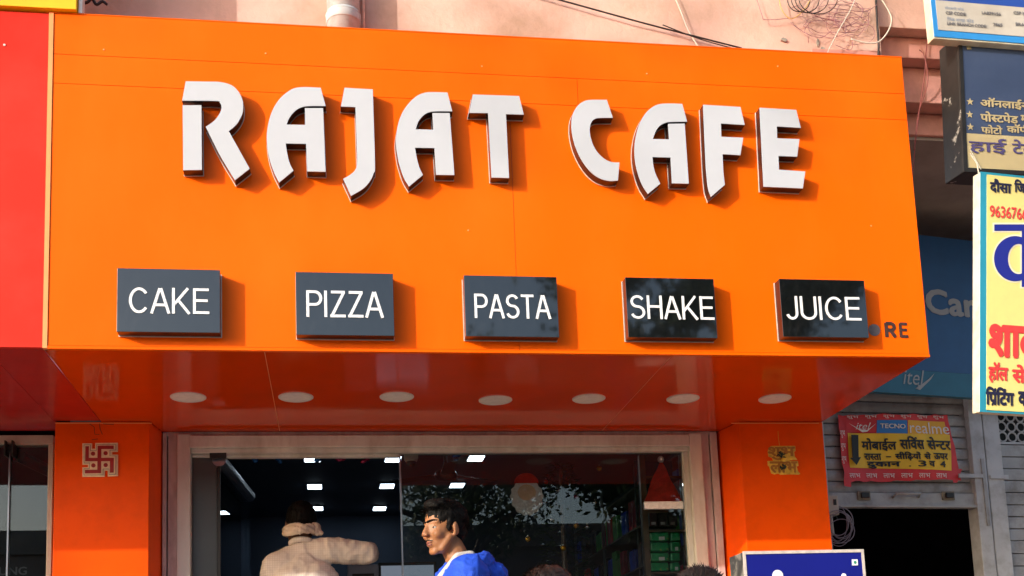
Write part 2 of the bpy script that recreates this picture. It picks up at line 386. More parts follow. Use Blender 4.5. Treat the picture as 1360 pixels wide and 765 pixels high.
for u in (xa, xb): obj('soffit_joint', MB().box(u-0.0017, u+0.0017, 0.022, 1.44, 0.001, 0.011), M_trim, fas)
# left over letter cut-outs beside the last menu panel
def disc(u, v, r, n=24): return [(u+r*math.cos(2*PI*i/n), v+r*math.sin(2*PI*i/n)) for i in range(n)]
uO, vO = FP.uv(1161, 438.5); obj('old_letter_cutout', MB().prism(disc(uO, vO, 0.029), -0.0025, -0.0005), M_cutg, fas)
r = FP.rect(1176, 429, 1189, 448); o = obj('old_letter_cutout', stroke_word('R', r, 0.0008, 0.0016, sw=0.24), M_cut, fas)
r = FP.rect(1195, 429.5, 1205, 448); o = obj('old_letter_cutout', stroke_word('E', r, 0.0008, 0.0016, sw=0.2), M_cut, fas)

# big channel letters, traced on the letter front plane
HL = 0.0605
def catmull(P):
    n = len(P); out = []
    def ang(i):
        a = Vector(P[i])-Vector(P[i-1]); b = Vector(P[(i+1) % n])-Vector(P[i]); return abs(a.angle(b, 0))
    corner = [math.degrees(ang(i)) > 38 for i in range(n)]
    for i in range(n):
        p1 = Vector(P[i]); p2 = Vector(P[(i+1) % n]); p0 = Vector(P[i-1]) if not corner[i] else p1*2-p2; p3 = Vector(P[(i+2) % n]) if not corner[(i+1) % n] else p2*2-p1
        out.append(tuple(p1))
        if corner[i] and corner[(i+1) % n]: continue
        for k in range(1, 5):
            t = k/5.0
            qv = 0.5*((2*p1)+(p2-p0)*t+(2*p0-5*p1+4*p2-p3)*t*t+(3*p1-p0-3*p2+p3)*t**3); out.append(tuple(qv))
    return out
LET = [
 ('R', 'big white letter R at the start of the cafe name', 4.783, 230, 95, [[(78,60),(200,62),(300,65),(370,85),(415,125),(440,175),(446,218),(440,270),(415,320),(385,355),(355,378),(420,495),(488,617),(392,692),(295,530),(205,350),(255,315),(285,280),(302,245),(304,215),(295,196),(270,188),(55,186)], [(58,212),(181,212),(184,626),(62,628)]]),
 ('A', 'big white letter A right after the R, left of the J', 4.5, 345, 105, [[(365,50),(396,162),(300,162),(255,168),(220,185),(190,215),(172,245),(163,270),(270,272),(268,172),(380,172),(395,555),(283,553),(275,388),(157,386),(165,440),(180,500),(203,548),(115,620),(85,560),(60,490),(45,420),(40,350),(45,290),(60,225),(85,165),(120,115),(165,75),(210,52),(270,46)]]),
 ('J', 'big white letter J with a curled foot, in the middle of the first word', 4.5, 345, 105, [[(505,50),(677,60),(690,500),(683,560),(660,610),(620,655),(545,700),(497,595),(540,570),(570,540),(580,500),(578,400),(570,168),(483,165)]]),
 ('A', 'big white letter A between the J and the T', 4.78, 515, 110, [[(380,60),(412,182),(310,182),(262,188),(225,210),(195,248),(180,293),(287,296),(282,190),(395,190),(425,587),(305,585),(295,415),(175,413),(185,470),(200,530),(225,585),(135,660),(100,600),(70,510),(55,430),(50,360),(58,290),(75,225),(105,165),(145,115),(190,78),(240,60),(300,57)]]),
 ('T', 'big white letter T at the end of the first word', 4.78, 515, 110, [[(538,72),(835,82),(866,203),(752,200),(772,605),(658,602),(636,193),(515,192)]]),
 ('C', 'big white letter C starting the second word', 5.1, 745, 120, [[(312,62),(354,187),(270,188),(235,193),(212,210),(200,240),(197,275),(205,325),(225,380),(255,425),(295,462),(340,483),(398,487),(388,612),(330,615),(270,600),(215,565),(165,510),(125,445),(95,375),(78,310),(70,250),(72,190),(85,145),(115,100),(150,75),(195,63)]]),
 ('A', 'big white letter A in the second word, between C and F', 5.1, 745, 120, [[(823,90),(857,213),(745,215),(705,222),(670,242),(645,275),(625,328),(732,330),(725,225),(840,223),(868,633),(752,631),(742,456),(622,453),(628,510),(645,570),(675,632),(590,703),(550,640),(520,560),(502,480),(497,400),(503,330),(520,255),(545,195),(580,145),(625,108),(675,90),(750,87)]]),
 ('F', 'big white letter F with a slanted foot, before the last letter', 5.1, 915, 125, [[(95,70),(350,85),(380,210),(218,200),(222,287),(370,293),(350,415),(230,408),(235,520),(245,615),(150,697),(130,640),(120,560),(112,450)]]),
 ('E', 'big white letter E at the end of the cafe name', 5.1, 915, 125, [[(478,90),(728,105),(760,230),(597,220),(600,297),(750,303),(735,425),(608,420),(612,510),(790,522),(773,640),(505,628)]]),
]
def bevelled(poly, d):
    """same outline moved in by d (d<0: out)"""
    n = len(poly); A = sum(poly[i][0]*poly[(i+1) % n][1]-poly[(i+1) % n][0]*poly[i][1] for i in range(n)); s = 1 if A > 0 else -1; out = []
    for i in range(n):
        a = Vector(poly[i-1]); b = Vector(poly[i]); c = Vector(poly[(i+1) % n]); d0 = (b-a).normalized(); d1 = (c-b).normalized()
        n0 = Vector((-d0.y, d0.x))*s; n1 = Vector((-d1.y, d1.x))*s; m = n0+n1
        m = m.normalized() if m.length > 1e-5 else n0; k = d/max(0.45, m.dot(n1)); out.append((b.x+m.x*k, b.y+m.y*k))
    return out
for ch, lab, sc, ox, oy, polys in LET:
    root = thing('sign_letter', lab, 'letter', None, 'letters of the cafe name')
    pu = [[FP.uv(ox+x/sc, oy+y/sc, HL) for x, y in pl] for pl in polys]
    cu = sum(p[0] for p in pu[0])/len(pu[0]); cv = min(p[1] for p in pu[0]); root.matrix_world = Matrix.Translation(FP.P(cu, cv, 0))
    for pl in pu:
        pl = catmull([(p[0]-cu, p[1]-cv) for p in pl])
        obj('face', MB().prism(bevelled(pl, 0.0012), -HL, -HL+0.0045), M_white, root)
        obj('side_return', MB().prism(pl, -HL+0.0050, -0.010), M_ret, root)
        obj('back_plate', MB().prism(bevelled(pl, -0.0018), -0.0095, -0.003), M_alu, root)

# menu panels
HM = 0.066
MENU = [('CAKE', (155,356,291.5,358.5,293,442.5,155.5,440), (171,382.5,278,416.5)), ('PIZZA', (391.8,360.7,521.9,363.8,523.9,446,394,444.6), (407,386.5,508.5,421.5)),
 ('PASTA', (616,366,739,367.4,742.7,447.2,618.5,447.2), (630.5,391,730.5,423)), ('SHAKE', (830.4,368.7,948,370,952.5,448.6,834.4,448.2), (837,393,948,424)),
 ('JUICE', (1034.7,370.4,1147.6,372.4,1154,448.2,1040.3,447.4), (1044,394,1143,425))]
for wd, qd, tx in MENU:
    c = [FP.uv(qd[i], qd[i+1], HM) for i in (0, 2, 4, 6)]
    u0 = (c[0][0]+c[3][0])/2; u1 = (c[1][0]+c[2][0])/2; v0 = (c[2][1]+c[3][1])/2; v1 = (c[0][1]+c[1][1])/2
    root = thing('menu_sign', 'black box sign reading %s on the orange fascia' % wd, 'sign', Matrix.Translation(FP.P(u0, v0)), 'menu box signs on the fascia')
    W, H = u1-u0, v1-v0
    obj('face', MB().box(0, W, -HM, -HM+0.004, 0, H), M_dark, root, bevel=0.0012)
    obj('box', MB().box(0.0008, W-0.0008, -HM+0.0045, -0.008, 0.0008, H-0.0008), M_ret, root)
    obj('back_plate', MB().box(-0.002, W+0.002, -0.0075, -0.003, -0.002, H+0.002), M_alu, root)
    a = FP.rect(*tx, HM+0.003)
    obj('lettering', stroke_word(wd, (a[0]-u0, a[1]-u0, a[2]-v0, a[3]-v0), HM+0.0006, 0.003), M_txt, root)

# downlights in the soffit
pos = ['first recessed downlight from the left, by the left orange pillar', 'second recessed downlight from the left in the orange soffit', 'third recessed downlight from the left in the orange soffit', 'middle one of the seven recessed downlights in the orange soffit', 'third recessed downlight from the right in the orange soffit', 'second recessed downlight from the right in the orange soffit', 'last recessed downlight, nearest the right orange pillar']
for (px, py), lab in zip([(250,527),(393,527),(527,526.5),(658,531),(782,529),(907,529),(1029,529)], pos):
    p = atz(px, py, ZB); root = thing('recessed_downlight', lab, 'downlight', Matrix.Translation(p), 'recessed downlights under the fascia')
    obj('rim', MB().lathe([(0.086, 0.0), (0.086, -0.004), (0.082, -0.007), (0.076, -0.007), (0.076, -0.001)], seg=40), M_rim, root, smooth=False)
    obj('lens', MB().lathe([(0.0755, -0.0015), (0.0755, -0.005), (0.05, -0.0062), (0.001, -0.0066)], seg=40), M_lens, root)

# ------------------------------------------------------------------ pillars
PP = Plane((0, DF, ZB))
def pillar(lab, poly, n_panels=1):
    root = thing('pillar', lab, 'pillar', Matrix.Translation((0, 0, 0)))
    obj('cladding', MB().plan(poly, 0.5, ZB-0.003), M_pil, root, bevel=0.002)
    x0 = min(p[0] for p in poly); x1 = max(p[0] for p in poly)
    obj('skirting', MB().box(x0-0.01, x1+0.01, DF-0.012, DF-0.002, 0.5, 0.62), M_conc, root)
    obj('top_joint', MB().box(x0, x1-0.02, DF-0.0015, DF+0.001, ZB-0.012, ZB-0.007), M_trim, root)
    return root
xl0 = -0.2274; xl1 = PP.uv(198, 600)[0]; sx = at(214, 640, 1.43).x
pillar('orange clad pillar left of the cafe door, with a red and cream symbol plaque', [(xl0, DF), (xl1, DF), (sx, 1.43), (sx, 1.6), (xl0, 1.6)])
xr0 = 3.4927; sr = at(960, 640, 1.43).x
pillar('orange clad pillar right of the shop window, behind the blue sign box', [(xr0, DF), (WF-0.003, DF), (WF-0.003, 1.6), (sr, 1.6), (sr, 1.43)])

# plaques
M_pred = mat('plaque_red', (0.34, 0.010, 0.014), 0.4, var=0.2, scale=40)
M_pcream = mat('plaque_cream', (0.86, 0.68, 0.46), 0.45, var=0.15, scale=40)
M_pgold = mat('plaque_gold', (0.80, 0.48, 0.05), 0.45, var=0.35, scale=40)
M_pbrown = mat('plaque_brown', (0.42, 0.17, 0.02), 0.5, var=0.2, scale=40)
M_green = mat('dried_green', (0.02, 0.03, 0.012), 0.7, var=0.4, scale=60)
def pl_plane(px, py):
    u, v = PP.uv(px, py); return u, v
r = PP.rect(109.5, 588.5, 157, 634)
root = thing('wall_plaque', 'square red and cream auspicious swastika plaque on the left orange pillar', 'plaque', Matrix.Translation(PP.P(r[0], r[2])))
SZ = (r[1]-r[0], r[3]-r[2])
def T(L): return [((x-168)/400.0*SZ[0], (632-y)/390.0*SZ[1]) for x, y in L]
out = [(168,248),(275,248),(275,310),(312,310),(312,245),(565,242),(565,345),(500,345),(500,378),(568,378),(568,620),(455,625),(455,558),(422,558),(422,628),(172,628),(172,520),(235,520),(235,490),(172,490)]
obj('base', MB().prism(T(out), -0.009, -0.001), M_pcream, root, bevel=0.0008)
mid = [(186,264),(262,264),(262,330),(325,330),(325,264),(548,262),(548,330),(482,330),(482,392),(550,392),(550,605),(468,608),(468,545),(408,545),(408,612),(190,612),(190,535),(250,535),(250,476),(190,476)]
obj('grey_line', MB().prism(T(mid), -0.0115, -0.0095), MATS['concrete'], root)
mid2 = [(192,270),(256,270),(256,336),(331,336),(331,270),(542,268),(542,324),(476,324),(476,398),(544,398),(544,599),(474,602),(474,539),(402,539),(402,606),(196,606),(196,541),(256,541),(256,470),(196,470)]
obj('raised_field', MB().prism(T(mid2), -0.0140, -0.0120), M_pcream, root)
cross = [(205,285),(245,285),(245,418),(342,418),(342,280),(522,280),(522,318),(384,318),(384,418),(525,418),(525,585),(482,588),(482,456),(384,456),(384,592),(205,594),(205,553),(342,553),(342,456),(205,456)]
obj('symbol', MB().prism(T(cross), -0.0165, -0.0145), M_pred, root)
for cx, cy in ((292, 370), (432, 365), (297, 503), (434, 500)): obj('dot', MB().prism(T(disc(cx, cy, 24, 16)), -0.0165, -0.0145), M_pred, root)
for pts in ([(132,562),(133,570),(136,577)], [(119,563),(125,567),(126,577),(132,577)], [(137,563),(151,564),(150,561)], [(122,584),(130,583)]):
    obj('hairline_crack', MB().tube([tuple(Vector((PP.uv(x, y)[0]-r[0], -0.0005, PP.uv(x, y)[1]-r[2]))) for x, y in pts], 0.0013, 5), M_blk, root)
r = PP.rect(1018.5, 592, 1061, 631)
root = thing('wall_plaque', 'gold plaque with two Hindi words hung on the right orange pillar', 'plaque', Matrix.Translation(PP.P(r[0], r[2])))
SZ = (r[1]-r[0], r[3]-r[2])
def T(L): return [((x-170)/420.0*SZ[0], (582-y)/375.0*SZ[1]) for x, y in L]
obj('base', MB().prism(T([(235,212),(550,212),(550,280),(530,285),(535,350),(565,390),(470,395),(460,408),(570,405),(575,468),(550,475),(560,535),(590,570),(570,580),(460,575),(330,580),(300,565),(250,575),(210,560),(190,470),(175,465),(172,405),(250,402),(235,365),(190,345),(185,285),(200,235)]), -0.008, -0.001), M_pgold, root, bevel=0.001)
print_on('lettering', deva('शुभ', 0.03), (0.03*SZ[0], 0.88*SZ[0], 0.50*SZ[1], 0.95*SZ[1]), 0.0088, M_pbrown, root)
print_on('lettering', deva('लाभ', 0.03), (0.06*SZ[0], 0.92*SZ[0], 0.06*SZ[1], 0.46*SZ[1]), 0.0088, M_pbrown, root)
gm = MB()
for k in range(26):
    a = random.random()*2*PI; c = Vector((0.45*SZ[0]+random.gauss(0, 0.012), -0.014, random.choice((0.2, 0.25, 0.66, 0.7))*SZ[1]+random.gauss(0, 0.01)))
    gm.ell(c, (0.010, 0.004, 0.004), 8, 5, Matrix.Rotation(a, 3, 'Y'))
obj('dried_leaves', gm, M_green, root)
obj('bud', MB().ell((0.50*SZ[0], -0.016, 0.50*SZ[1]), (0.017, 0.009, 0.012)), M_pgold, root, smooth=True)
obj('string', MB().tube([(0.42*SZ[0], -0.004, SZ[1]), (0.40*SZ[0], -0.004, SZ[1]+0.05), (0.41*SZ[0], -0.002, SZ[1]+0.085)], 0.0012, 6), M_pgold, root)

# ------------------------------------------------------------------ shop window and door frame
YF = 1.45; SP = Plane((0, YF, ZB)); GLz = 0.5
shop = thing('shop_window', 'weathered cream wooden shopfront frame with a big glass pane', 'window', Matrix.Translation((0, YF, ZB)))
def U(px, py=680): return SP.uv(px, py)[0]
def V(py, px=600): return SP.uv(px, py)[1]
zf = GLz-ZB
obj('jamb', MB().box(U(216), U(221.5), -0.015, 0.06, zf, V(575)), M_pinkw, shop, bevel=0.003)
obj('jamb', MB().box(U(223), U(235.5), -0.005, 0.06, zf, V(575)), M_pinkw, shop, bevel=0.003)
obj('jamb', MB().box(U(236), U(253.5), -0.03, 0.07, zf, V(577.5)), M_cream, shop, bevel=0.004)
obj('jamb', MB().box(U(919.2, 680), U(935.5, 680), -0.03, 0.07, zf, V(577.5)), M_cream, shop, bevel=0.004)
obj('jamb', MB().box(U(936.2, 680), U(947, 680), -0.005, 0.06, zf, V(575)), M_pinkw, shop, bevel=0.003)
obj('jamb', MB().box(U(948.2, 680), U(957.5, 680), -0.015, 0.06, zf, V(575)), M_pinkw, shop, bevel=0.003)
obj('head_strip', MB().box(U(216), U(958), -0.003, 0.06, V(579), V(573.5)), M_pinkw, shop, bevel=0.002)
obj('head', MB().box(U(252), U(919), -0.034, 0.068, V(595), V(579.5)), M_cream, shop, bevel=0.004)
obj('head_bead', MB().box(U(254), U(918.7), -0.012, 0.066, V(600.5), V(595.2)), M_cream, shop, bevel=0.003)
obj('head_gap', MB().box(U(212), U(963), 0.0, 0.05, V(573.3), V(570)), M_blk, shop)
obj('inner_bead', MB().box(U(912, 680), U(918.8, 680), 0.0, 0.06, zf, V(600.8)), M_cream, shop, bevel=0.003)
obj('door_head', MB().box(U(254.5), U(532.5), 0.03, 0.075, V(604.5), V(600.9)), M_cream, shop, bevel=0.002)
obj('mullion', MB().box(U(532.3), U(534.3), 0.02, 0.05, zf, V(600.9)), M_steel, shop)
obj('pane', MB().box(U(534.6), U(911.6), 0.035, 0.043, zf+0.3, V(600.9)), M_glass, shop)
obj('sidelight', MB().box(U(254.2), U(287), 0.036, 0.042, zf, V(604.8)), M_fog, shop)
obj('sill', MB().box(U(534.6), U(911.6), -0.02, 0.07, zf, zf+0.295), M_cream, shop)

# open glass door, swung inwards
d0 = at(291, 640, YF+0.03); d1 = atz(331, 655, ZB-0.13)
dv = Vector((d1.x-d0.x, d1.y-d0.y, 0)); DL = dv.length; da = math.atan2(dv.y, dv.x)
door = thing('glass_door', 'frameless glass door standing open into the cafe with a steel top rail', 'door', Matrix.Translation((d0.x, d0.y, GLz)) @ Matrix.Rotation(da, 4, 'Z'))
DH = ZB-0.13-GLz
obj('pane', MB().box(0.0, DL, -0.006, 0.006, 0.02, DH-0.05), M_glass, door)
obj('top_rail', MB().tube([(0.0, 0, DH-0.02), (DL, 0, DH-0.02)], 0.038, 16), M_steel, door, smooth=False)
obj('pivot', MB().box(-0.03, 0.02, -0.02, 0.02, DH+0.012, DH+0.075).box(-0.035, -0.028, -0.045, 0.045, DH-0.02, DH+0.05), M_blk, door)
obj('bottom_rail', MB().box(0, DL, -0.025, 0.025, 0.0, 0.09), M_steel, door)
obj('edge_seal', MB().box(-0.014, -0.001, -0.008, 0.008, 0.02, DH-0.06), M_blk, door)

# ------------------------------------------------------------------ cafe interior
RX0, RX1, RY0, RY1, RZ = 0.05, 3.75, 1.53, 5.95, ZB+0.3
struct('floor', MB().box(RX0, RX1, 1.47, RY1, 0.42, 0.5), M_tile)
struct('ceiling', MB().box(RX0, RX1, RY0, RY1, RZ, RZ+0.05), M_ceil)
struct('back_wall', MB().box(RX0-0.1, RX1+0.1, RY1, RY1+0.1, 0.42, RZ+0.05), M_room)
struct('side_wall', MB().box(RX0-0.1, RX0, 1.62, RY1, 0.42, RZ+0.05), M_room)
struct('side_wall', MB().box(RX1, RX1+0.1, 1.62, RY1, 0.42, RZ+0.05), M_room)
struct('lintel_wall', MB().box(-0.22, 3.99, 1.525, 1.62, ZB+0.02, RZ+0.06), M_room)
k = 0
where = {(0,0):'nearest the door on the left',(0,1):'second in the left row',(0,2):'deepest in the left row, above the turbaned man',(1,0):'nearest in the middle row',(1,1):'second in the middle row',(1,2):'deepest in the middle row',(2,0):'nearest in the row behind the window glass',(2,1):'above the head of the man in blue',(2,2):'deepest in the row behind the glass'}
for i, x in enumerate((1.055, 1.63, 2.20)):
    for j, y in enumerate((3.43, 4.46, 5.46)):
        if (i, j) == (2, 2): continue
        lx = {(1,0):522,(1,1):514,(1,2):504,(2,0):632,(2,1):607}.get((i, j)); ly = {(1,0):608,(1,1):644,(1,2):674,(2,0):607,(2,1):643}.get((i, j))
        p = atz(lx, ly, RZ) if lx else Vector((x, y, RZ))
        root = thing('ceiling_light', 'bright white ceiling panel light, '+where[(i, j)], 'ceiling light', Matrix.Translation((p.x, p.y, RZ)), 'ceiling lights inside the cafe')
        obj('frame', MB().box(-0.064, 0.064, -0.100, 0.100, -0.010, -0.001), M_ceil, root)
        obj('diffuser', MB().box(-0.056, 0.056, -0.085, 0.085, -0.014, -0.0105), M_led, root)

# small things inside the cafe
M_cctv = mat('aged_white_plastic', (0.42, 0.39, 0.33), 0.5, var=0.1)
p = at(546, 606, 1.60)
root = thing('security_camera', 'small cream dome security camera fixed behind the window head', 'camera', Matrix.Translation(p))
obj('bracket', MB().box(-0.038, 0.04, -0.02, 0.05, -0.018, 0.03), M_cctv, root, bevel=0.004)
obj('collar', MB().lathe([(0.034, -0.018), (0.034, -0.028), (0.030, -0.030)], (0, 0.01, 0), 24), M_cctv, root, smooth=True)
obj('dome', MB().lathe([(0.029, -0.030), (0.028, -0.042), (0.022, -0.053), (0.010, -0.058), (0.001, -0.059)], (0, 0.01, 0), 24), M_blk, root, smooth=True)
for px, py, mt, lab in ((337, 604, M_bluefoil, 'leftmost blue foil streamer over the cafe door'), (369, 603, M_bluefoil, 'second blue foil streamer over the cafe door'), (422, 604, M_bluefoil, 'blue foil streamer beside the front ceiling light'), (452, 603, M_pinkfoil, 'first magenta foil streamer over the door'), (486, 602, M_pinkfoil, 'second magenta foil streamer over the door, near the mullion'), (606, 604, M_bluefoil, 'dark blue foil streamer behind the window glass')):
    p = at(px, py, 1.9); rn = random.Random(px); root = thing('foil_streamer', lab, 'streamer', Matrix.Translation(p), 'foil streamers hanging inside the cafe')
    b = MB()
    for i in range(7):
        c = Vector((rn.gauss(0, 0.016), rn.gauss(0, 0.01), rn.uniform(-0.05, 0.03) if i else -0.03)); b.ell(c, (rn.uniform(.012, .024), rn.uniform(.010, .018), rn.uniform(.010, .018)), 8, 6, Matrix.Rotation(rn.uniform(-.6, .6), 3, 'Y'))
    obj('foil', b, mt, root); obj('string', MB().tube([(0, 0, 0.02), (0.003, 0, RZ-p.z-0.002)], 0.0015, 5), M_blk, root)
p = at(592, 630, 3.0)
root = thing('ceiling_fan', 'dark ceiling fan hanging behind the window glass', 'fan', Matrix.Translation((p.x, p.y, p.z)))
M_fan = mat('brown_fan_metal', (0.03, 0.02, 0.016), 0.4, var=0.2)
obj('rod', MB().tube([(0, 0, 0.03), (0, 0, RZ-p.z-0.001)], 0.012, 10), M_fan, root)
obj('canopy', MB().lathe([(0.012, RZ-p.z-0.09), (0.045, RZ-p.z-0.03), (0.045, RZ-p.z-0.001)], seg=20), M_fan, root, smooth=True)
obj('motor', MB().lathe([(0.02, 0.04), (0.07, 0.02), (0.085, -0.01), (0.07, -0.04), (0.02, -0.05)], seg=24), M_fan, root, smooth=True)
for k in range(3):
    a = 0.5+k*2*PI/3; bl = MB().box(0.08, 0.42, -0.045, 0.045, -0.012, -0.007); o = obj('blade', bl, M_fan, root, bevel=0.002); o.rotation_euler = (0.12, 0, a)

# monitor and counter
M_scr = mat('screen_grey', (0.10, 0.11, 0.13), 0.25, emit=(0.25, 0.30, 0.38), estr=0.25)
M_cnt = mat('counter_laminate', (0.10, 0.08, 0.07), 0.4, var=0.2)
c0 = at(470, 760, 2.6)
root = thing('counter', 'dark billing counter inside the cafe behind the man in blue', 'counter', Matrix.Translation((c0.x-0.1, 2.5, 0.5)))
obj('body', MB().box(0, 1.9, 0, 0.5, 0, 1.02), M_cnt, root, bevel=0.005); obj('top', MB().box(-0.03, 1.93, -0.03, 0.53, 1.021, 1.06), M_blk, root, bevel=0.006)
p = at(541, 757, 2.6)
root = thing('monitor', 'black monitor on the counter left of the man in blue', 'monitor', Matrix.Translation((p.x, p.y, 1.56)))
zt = p.z-1.56
obj('bezel', MB().box(-0.19, 0.19, -0.015, 0.02, zt-0.20, zt+0.05), M_blk, root, bevel=0.004)
obj('screen', MB().box(-0.172, 0.172, -0.0195, -0.0155, zt-0.185, zt+0.028), M_scr, root)
obj('stand', MB().box(-0.02, 0.02, 0.0, 0.02, 0.012, zt-0.201).box(-0.1, 0.1, -0.05, 0.08, 0.0, 0.0115), M_blk, root)
p = at(484, 757, 2.6)
root = thing('card_printer', 'pale grey machine on the counter under the raised elbow', 'printer', Matrix.Translation((p.x, p.y, 1.56)))
M_pgry = mat('pale_plastic', (0.26, 0.30, 0.38), 0.4, var=0.1); zt = p.z-1.56
obj('body', MB().box(-0.11, 0.09, -0.05, 0.15, 0.0, zt+0.03), M_pgry, root, bevel=0.01); obj('slot', MB().box(-0.08, 0.06, -0.053, -0.0505, zt-0.05, zt-0.03), M_blk, root)

# decorations on the inside of the glass
M_wpaper = mat('white_crepe', (0.88, 0.86, 0.82), 0.7, var=0.12, scale=60, bump=0.4, bscale=90)
M_rfelt = mat('red_felt', (0.72, 0.035, 0.016), 0.75, var=0.2, scale=40, bump=0.3, bscale=150)
M_peach = mat('peach_card', (0.85, 0.55, 0.34), 0.6, var=0.1, scale=30)
IP = Plane((0, YF+0.052, ZB))
r = IP.rect(677, 628.5, 722, 684.5); W, H = r[1]-r[0], r[3]-r[2]
root = thing('window_ornament', 'round scalloped white paper ornament with red top stuck on the window', 'ornament', Matrix.Translation(IP.P(r[0], r[2])))
pts = []
for i in range(72):
    a = 2*PI*i/72; rr = 1+0.04*math.cos(a*14); pts.append((W/2+W/2*0.96*rr*math.cos(a), H*0.45+H*0.45*rr*math.sin(a)*(1.0 if math.sin(a) < 0 else 0.86)))
obj('paper', MB().prism(pts, -0.004, 0.004), M_wpaper, root, bevel=0.002)
pts = [(W/2+W*0.36*math.cos(a), H*0.76+H*0.24*math.sin(a)) for a in [PI*i/18 for i in range(19)]]
obj('red_top', MB().prism(pts, -0.009, -0.0045), M_rfelt, root, bevel=0.002)
pts = [(W*0.5+W*0.27*math.cos(2*PI*i/28), H*0.54+H*0.19*math.sin(2*PI*i/28)) for i in range(28)]
obj('peach_middle', MB().prism(pts, -0.007, -0.0045), M_peach, root, bevel=0.001)
r = IP.rect(853, 607, 905, 677); W, H = r[1]-r[0], r[3]-r[2]
root = thing('christmas_hat', 'red felt christmas hat with white trim and pompom on the window', 'hat', Matrix.Translation(IP.P(r[0], r[2])))
hb = MB(); n = 14
for i in range(n+1):
    t = i/n; z = H*0.14+(H*0.78)*t; hw = W*0.475*(1-t)**0.92+0.004
    for k2 in range(9):
        a = PI*k2/8; hb.v.append((W*0.5+hw*math.cos(a)+0.003*math.sin(t*9), -0.012*math.sin(a)*(1-0.5*t)+0.004*math.sin(t*13+k2), z))
for i in range(n):
    for k2 in range(8): hb.f.append((i*9+k2, i*9+k2+1, (i+1)*9+k2+1, (i+1)*9+k2))
obj('cone', hb, M_rfelt, root, smooth=True)
obj('trim', MB().box(-0.002, W*1.0, -0.02, 0.006, 0.0, H*0.15), M_wpaper, root, bevel=0.006)
obj('pompom', MB().ell((W*0.50, -0.004, H*0.95), (0.020, 0.014, 0.020), 16, 10), M_wpaper, root, smooth=True)

# shelf rack behind the window with packets and cans
M_post = mat('brown_rack_post', (0.22, 0.15, 0.10), 0.35, metal=0.6, var=0.2)
M_pkg = mat('green_packet', (0.015, 0.36, 0.12), 0.3, var=0.35, scale=22, stain=(0.85, 0.5, 0.03), sscale=12, samt=0.9, lo=0.58, hi=0.62)
M_pkd = mat('dark_carton', (0.05, 0.035, 0.045), 0.4, var=0.4, scale=30, stain=(0.3, 0.25, 0.25), sscale=40, samt=0.6, lo=0.58, hi=0.64)
M_tagw = mat('price_tag', (0.85, 0.88, 0.85), 0.6)
KP = Plane((0, 1.78, ZB))
u0 = KP.uv(853, 700)[0]; u1 = KP.uv(905, 720)[0]
rack = thing('display_rack', 'tall display rack behind the right end of the window', 'rack', Matrix.Translation((u0, 1.78, 0.5)))
zt = KP.uv(880, 605)[1]+ZB-0.5
obj('post', MB().box(0.0, 0.035, -0.02, 0.02, 0, zt), M_post, rack); obj('post', MB().box(u1-u0+0.02, u1-u0+0.05, -0.02, 0.02, 0, zt), M_post, rack)
obj('back_panel', MB().box(0.036, u1-u0+0.019, 0.16, 0.17, 0, zt), M_room, rack)
for py in (633, 678.5, 704, 760):
    z = KP.uv(880, py)[1]+ZB-0.5; obj('shelf', MB().box(0.036, u1-u0+0.019, -0.02, 0.158, z-0.014, z), M_post, rack)
rows = [(707, 719), (720, 733), (734, 746), (747, 759)]
for i, (ya, yb) in enumerate(rows):
    for j, (xa_, xb_, lab) in enumerate(((863, 888, 'left'), (889.5, 903, 'right'))):
        r = KP.rect(xa_, ya, xb_, yb); W, H = r[1]-r[0], r[3]-r[2]
        root = thing('snack_packet', 'green snack packet, %s column, row %s from the top on the rack behind the window' % (lab, ('one', 'two', 'three', 'four')[i]), 'packet', Matrix.Translation(KP.P(r[0], r[2])), 'green packets on the rack')
        obj('bag', MB().box(0.001, W-0.001, -0.012, 0.05, 0.001, H-0.001), M_pkg, root, bevel=0.010)
        if (i+j) % 2 == 0: obj('price_tag', MB().box(W*0.45, W*0.75, -0.0145, -0.0125, H*0.12, H*0.48), M_tagw, root)
for i, (xa_, xb_, lab) in enumerate(((862, 873, 'left'), (874, 886, 'middle'), (887, 899, 'right'))):
    r = KP.rect(xa_, 681, xb_, 699); W, H = r[1]-r[0], r[3]-r[2]
    root = thing('drink_carton', '%s one of three dark drink cartons under the red hat' % lab, 'carton', Matrix.Translation(KP.P(r[0], r[2])), 'dark cartons on the rack')
    obj('carton', MB().box(0, W, -0.01, 0.06, 0, H), M_pkd, root, bevel=0.002); obj('price_tag', MB().box(W*0.2, W*0.7, -0.0125, -0.0105, H*0.1, H*0.3), M_tagw, root)

# wall shelves along the right inner wall with rows of packets
M_pks = [mat('red_packet', (0.60, 0.03, 0.02), 0.3, var=0.4, scale=18), mat('blue_packet', (0.02, 0.07, 0.50), 0.3, var=0.4, scale=18), mat('black_packet', (0.02, 0.022, 0.03), 0.25, var=0.4, scale=18), mat('green_leaf_packet', (0.06, 0.34, 0.06), 0.3, var=0.4, scale=18), mat('maroon_packet', (0.34, 0.02, 0.04), 0.3, var=0.4, scale=18)]
shelf = thing('wall_shelf', 'long dark wall shelf of packets along the right inner wall', 'shelf', Matrix.Translation((3.40, 2.1, 0.5)))
for y in (0, 1.1, 2.2, 3.3): obj('upright', MB().box(0.0, 0.02, y-0.01, y+0.01, 0, 2.6), M_steel, shelf)
for zz in (0.9, 1.2, 1.5, 1.8, 2.1, 2.4): obj('board', MB().box(-0.005, 0.34, -0.05, 3.4, zz-0.012, zz), M_cnt, shelf)
